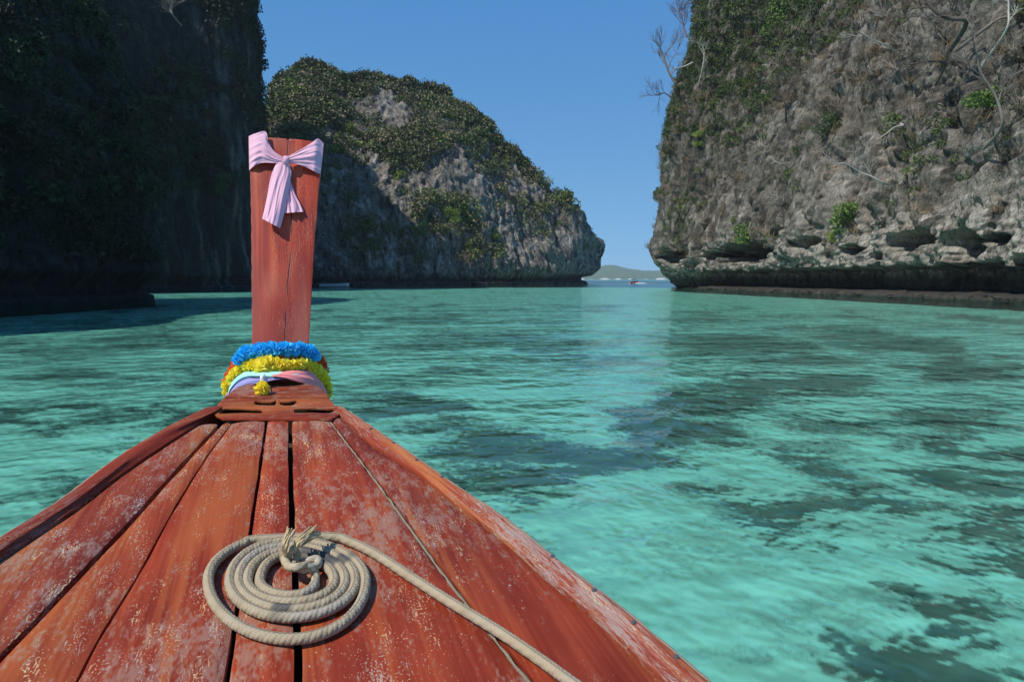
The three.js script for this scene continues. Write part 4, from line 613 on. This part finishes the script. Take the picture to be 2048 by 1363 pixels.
function flowerGeo(seed, n = 90) {                                           // a ruffled pompom of thin plastic petals
  const r = rng(seed), pos = [];
  for (let i = 0; i < n; i++) {
    const y = 1 - 2 * (i + 0.5) / n, a = i * 2.39996 + r() * 0.4, q = Math.sqrt(1 - y * y), d = new THREE.Vector3(q * Math.cos(a), y, q * Math.sin(a)), s = new THREE.Vector3(r() - 0.5, r() - 0.5, r() - 0.5).cross(d).normalize(), u = s.clone().cross(d), L = 0.78 + 0.34 * r(), w = 0.26 + 0.14 * r();
    const P = (l, m, k) => [d.x * l + s.x * m + u.x * k, d.y * l + s.y * m + u.y * k, d.z * l + s.z * m + u.z * k];
    const b = P(0.15, 0, 0), A = P(L * 0.72, -w * 0.8, 0.05), B = P(L * 0.8, 0, -0.06 + 0.1 * r()), C = P(L * 0.72, w * 0.8, 0.05), D = P(L, -w * 0.75, 0.16 * (r() - 0.3)), E2 = P(L * 1.04, -w * 0.1, -0.1 + 0.2 * r()), F2 = P(L, w * 0.6, 0.16 * (r() - 0.3));
    pos.push(...b, ...A, ...B, ...b, ...B, ...C, ...A, ...D, ...E2, ...A, ...E2, ...B, ...B, ...E2, ...F2, ...B, ...F2, ...C);
  }
  return geom(pos);
}
const flowerGeos = [flowerGeo(1), flowerGeo(2), flowerGeo(3), flowerGeo(4, 70)];
const petal = (r, g, b) => new THREE.MeshPhysicalMaterial({ color: lin(r, g, b), roughness: 0.9, side: THREE.DoubleSide, transmission: 0.35, thickness: 0 });
function garland(name, label, spots, mats, rOff, seed, k = 0.16) {
  const t = onBoat(thing(name, label, 'garland')), r = rng(seed);
  spots.forEach(([x, y, rad = 15], i) => {
    const p = onBoard(x, y, ringOff(x, k) + rOff), s = 0.9 * rad / FPX * Math.hypot(p[0], p[1] - EYE, p[2]), f = mesh('flower', flowerGeos[i % 4], mats[i % mats.length], t);
    f.position.set(...p); f.scale.set(s, s * (0.9 + 0.15 * r()), s); f.rotation.set(r() * 3, r() * 6, r() * 3);
  });
  // the string runs on behind the board
  const a = spots[0], b = spots[spots.length - 1], A = onBoard(a[0], a[1], ringOff(a[0], k) + rOff), B = onBoard(b[0], b[1], ringOff(b[0], k) + rOff), mid = [(A[0] + B[0]) / 2, (A[1] + B[1]) / 2 + 0.01, Math.min(A[2], B[2]) - 0.12];
  const S = spots.map(([x, y]) => onBoard(x, y, ringOff(x, k) + rOff));
  mesh('string', tube(spline([...S, mid, S[0]], 160), 0.003, 6), std({ color: lin(0.5, 0.45, 0.3) }), t);
  return t;
}
garland('garland', 'orange flower garland half hidden behind the blue and yellow ones', [[452, 762, 9], [459, 751, 10], [465, 739, 11], [471, 728, 10], [560, 716, 9], [634, 713, 9], [640, 720, 11], [645, 730, 11], [649, 741, 10]], [petal(0.92, 0.22, 0.03), petal(0.9, 0.16, 0.05)], -0.02, 5);
garland('garland', 'bright blue flower garland round the foot of the prow board', [[476, 719, 13], [483, 711, 14], [492, 705, 15], [504, 702, 15], [516, 700, 16], [528, 698, 15], [540, 697, 15], [552, 699, 16], [564, 696, 15], [575, 697, 16], [586, 699, 15], [597, 696, 15], [608, 700, 15], [619, 702, 15], [627, 707, 13], [632, 713, 11]], [petal(0.02, 0.60, 0.97), petal(0.04, 0.66, 0.98)], -0.005, 6, 0.06);
const yel = [petal(0.97, 0.84, 0.04), petal(0.95, 0.80, 0.03), petal(0.98, 0.88, 0.10)];
const yg = garland('garland', 'yellow flower garland round the prow with a small flower hanging from it', [[453, 784, 10], [455, 770, 12], [463, 757, 13], [472, 745, 14], [483, 737, 14], [494, 732, 14], [506, 730, 15], [520, 728, 16], [532, 731, 23], [547, 727, 15], [558, 730, 14], [570, 729, 14], [581, 731, 14], [592, 731, 14], [603, 727, 15], [614, 731, 14], [624, 733, 14], [634, 739, 13], [641, 748, 14], [647, 760, 14], [652, 772, 13], [655, 785, 12]], yel, 0.012, 7);
{
  const dz = boatRay(523, 777), hold = onDeck(523, 790, 0.012)[2] / dz[2], p = [dz[0] * hold, EYE + dz[1] * hold, dz[2] * hold], rad = 14 / FPX * Math.hypot(p[0], p[1] - EYE, p[2]), top = onBoard(526, 744, ringOff(526) + 0.05), f = mesh('pendant_flower', flowerGeos[2], yel[0], yg); f.position.set(...p); f.scale.setScalar(rad);
  const m = std({ color: lin(0.75, 0.74, 0.72), roughness: 0.6 }); mesh('cord', tube([top, [lerp(top[0], p[0], 0.5) + 0.002, lerp(top[1], p[1], 0.5), lerp(top[2], p[2], 0.4)], [p[0], p[1] + rad * 0.8, p[2]]], 0.0016, 6), m, yg);
  const q = [lerp(top[0], p[0], 0.35), lerp(top[1], p[1], 0.35), lerp(top[2], p[2], 0.35)], rows = []; for (let i = 0; i <= 8; i++) { const row = []; for (let k = 0; k < 10; k++) { const a = k / 10 * 6.283, w = (0.003 + 0.006 * Math.sin(Math.PI * (0.15 + 0.8 * i / 8))) * (1 + 0.25 * Math.cos(a * 3)); row.push([q[0] + Math.cos(a) * w, q[1] + 0.008 - 0.026 * i / 8, q[2] + Math.sin(a) * w]); } rows.push(row); } mesh('ribbon_knot', loft(rows, { closed: true, cap: true }), m, yg);
}
// coiled rope
{
  const t = onBoat(thing('rope', 'weathered beige rope lying in a flat coil on the red foredeck', 'rope')), RR = 0.0082;
  const Z = (zx, zy) => [380 + zx / 4.868, 1020 + zy / 4.868], cx = 965, cy = 690;
  // radii to the left, down, right and up for each turn, from the outer one inwards
  const turns = [[790, 562, 745, 440], [580, 352, 645, 396], [492, 275, 545, 348], [408, 203, 438, 300], [285, 140, 255, 255], [200, 90, 170, 190]];
  const px = []; for (const p of [[1290, 1485], [1215, 1416], [1140, 1362], [1085, 1322], [1000, 1264], [900, 1203], [820, 1152], [750, 1107], [700, 1083], [660, 1073]]) px.push([...p, 0]);
  const dirs = 4 * 5, step = 8, seq = []; // up(0) of turn 0 is taken by the tail; then left, down, right, up ...
  const rad = (q) => { const i = Math.floor(q / 4), k = ((q % 4) + 4) % 4; return [turns[i][0], turns[i][1], turns[i][2], turns[Math.min(5, i + 1)][3]][k]; };
  for (let q = -1; q < 18; q++) for (let h = 0; h < step; h++) {
    if (q === -1 && h < 2) continue;
    const f = h / step, a0 = q === -1 ? turns[0][3] : rad(q), a1 = rad(q + 1), ang = Math.PI / 2 * (q + 2 + f), r = 1; // ang 90deg = up, 180 = left, 270 = down
    const e = lerp(a0, a1, f * f * (3 - 2 * f)), wob = 1 + 0.012 * n3(q + f, 3, 1);
    const k0 = ((q % 4) + 4) % 4; let ax, ay; // quarter ellipse between the two extremes
    if (k0 === 3 || k0 === 1) { ax = a1; ay = a0; } else { ax = a0; ay = a1; }
    const z = Z(cx + Math.cos(ang) * ax * wob, cy - Math.sin(ang) * ay * wob); px.push([...z, 0]);
  }
  const path = spline(px.map(([x, y, l]) => onDeck(x, y, RR + 0.002 + l)), 3600).map((p) => p);
  const darkSpots = [[1140, 430], [1390, 520], [1510, 505], [890, 990], [1230, 480], [1330, 500]].map(([a, b]) => onDeck(...Z(a, b), RR));  // dark patches at fixed spots along the rope
  const col = (s, p, len) => { let c = mixc([0.29, 0.23, 0.145], [0.39, 0.325, 0.22], 0.5 + 0.5 * n3(len * 30, 1, 1)); c = mixc(c, [0.46, 0.24, 0.18], 0.35 * smooth(0.25, 0.6, n3(len * 160, 5, 2))); c = mixc(c, [0.34, 0.31, 0.26], 0.6 * smooth(0.1, 0.6, n3(len * 6, 8, 2))); for (const q of darkSpots) { const d = Math.hypot(p.x - q[0], p.z - q[2]); c = mixc(c, [0.05, 0.055, 0.06], 0.85 * (1 - smooth(0.009, 0.02, d))); } return c; };
  const ropeBump = texture(128, 128, (i, j, c) => { const u = i / 128 * 6.283, v = j / 128 * 6.283; c[0] = c[1] = c[2] = 128 + 70 * Math.sin(3 * u + 2 * v) * 0.6 + 60 * Math.sin(9 * u - 5 * v) * 0.4 + 20 * n3(i * 0.3, j * 0.3, 1); }, 4, false, THREE.RepeatWrapping); ropeBump.repeat.set(1, 26);
  const ropeMat = std({ vertexColors: true, roughness: 0.92, bumpMap: ropeBump, bumpScale: 0.0016 });
  mesh('coil', tube(path, RR, 20, { groove: 0.07, twist: 430, color: col }), ropeMat, t);
  // the end, bent up, bound and frayed
  const e0 = path[path.length - 1], K = (x, y, l) => onDeck(x, y, RR + l), kn = spline([e0, K(630, 1148, 0.004), K(624, 1137, 0.014), K(610, 1131, 0.022), K(592, 1134, 0.026), K(577, 1132, 0.02), K(570, 1118, 0.02), K(578, 1105, 0.028), K(588, 1097, 0.036)], 160);
  mesh('knot', tube(kn, 0.0068, 16, { groove: 0.12, twist: 230, color: (s, p, l) => mixc([0.30, 0.23, 0.13], [0.47, 0.40, 0.28], 0.5 + 0.5 * n3(l * 80, 2, 2)) }), ropeMat, t);
  mesh('knot', tube(spline([K(566, 1112, 0.014), K(574, 1100, 0.03), K(588, 1098, 0.03), K(594, 1112, 0.02), K(586, 1126, 0.012), K(572, 1124, 0.010), K(566, 1112, 0.016)], 90), 0.0065, 14, { groove: 0.15, twist: 150, color: (s, p, l) => mixc([0.28, 0.20, 0.10], [0.42, 0.34, 0.22], 0.5 + 0.5 * n3(l * 80, 2, 4)) }), ropeMat, t);
  mesh('knot', tube(spline([K(600, 1128, 0.004), K(618, 1120, 0.014), K(634, 1118, 0.014), K(634, 1130, 0.01), K(612, 1137, 0.014), K(598, 1136, 0.012)], 90), 0.0068, 14, { groove: 0.15, twist: 150, color: (s, p, l) => mixc([0.36, 0.30, 0.20], [0.47, 0.41, 0.31], 0.5 + 0.5 * n3(l * 80, 2, 5)) }), ropeMat, t);
  const r = rng(31), fr = [], fibers = (from, via, to, n, spread) => { for (let i = 0; i < n; i++) { const j = () => (r() - 0.5) * spread; fr.push(plain(tube(spline([[from[0] + j() * 0.3, from[1] + j() * 0.3, from[2] + j() * 0.3], [via[0] + j() * 0.6, via[1] + j() * 0.6, via[2] + j() * 0.6], [to[0] + j(), to[1] + j(), to[2] + j()]], 10), (s) => 0.0018 * (1 - 0.4 * s), 5))); } };
  fibers(K(570, 1108, 0.03), K(570, 1088, 0.05), K(583, 1060, 0.055), 22, 0.014); fibers(K(588, 1100, 0.034), K(602, 1080, 0.046), K(628, 1058, 0.045), 26, 0.018); fibers(K(590, 1098, 0.03), K(612, 1080, 0.04), K(636, 1066, 0.035), 10, 0.012);
  mesh('frayed_end', mergeGeometries(fr), std({ color: lin(0.50, 0.38, 0.20), roughness: 0.9 }), t).userData.kind = 'stuff';
}

renderer.render(scene, camera);
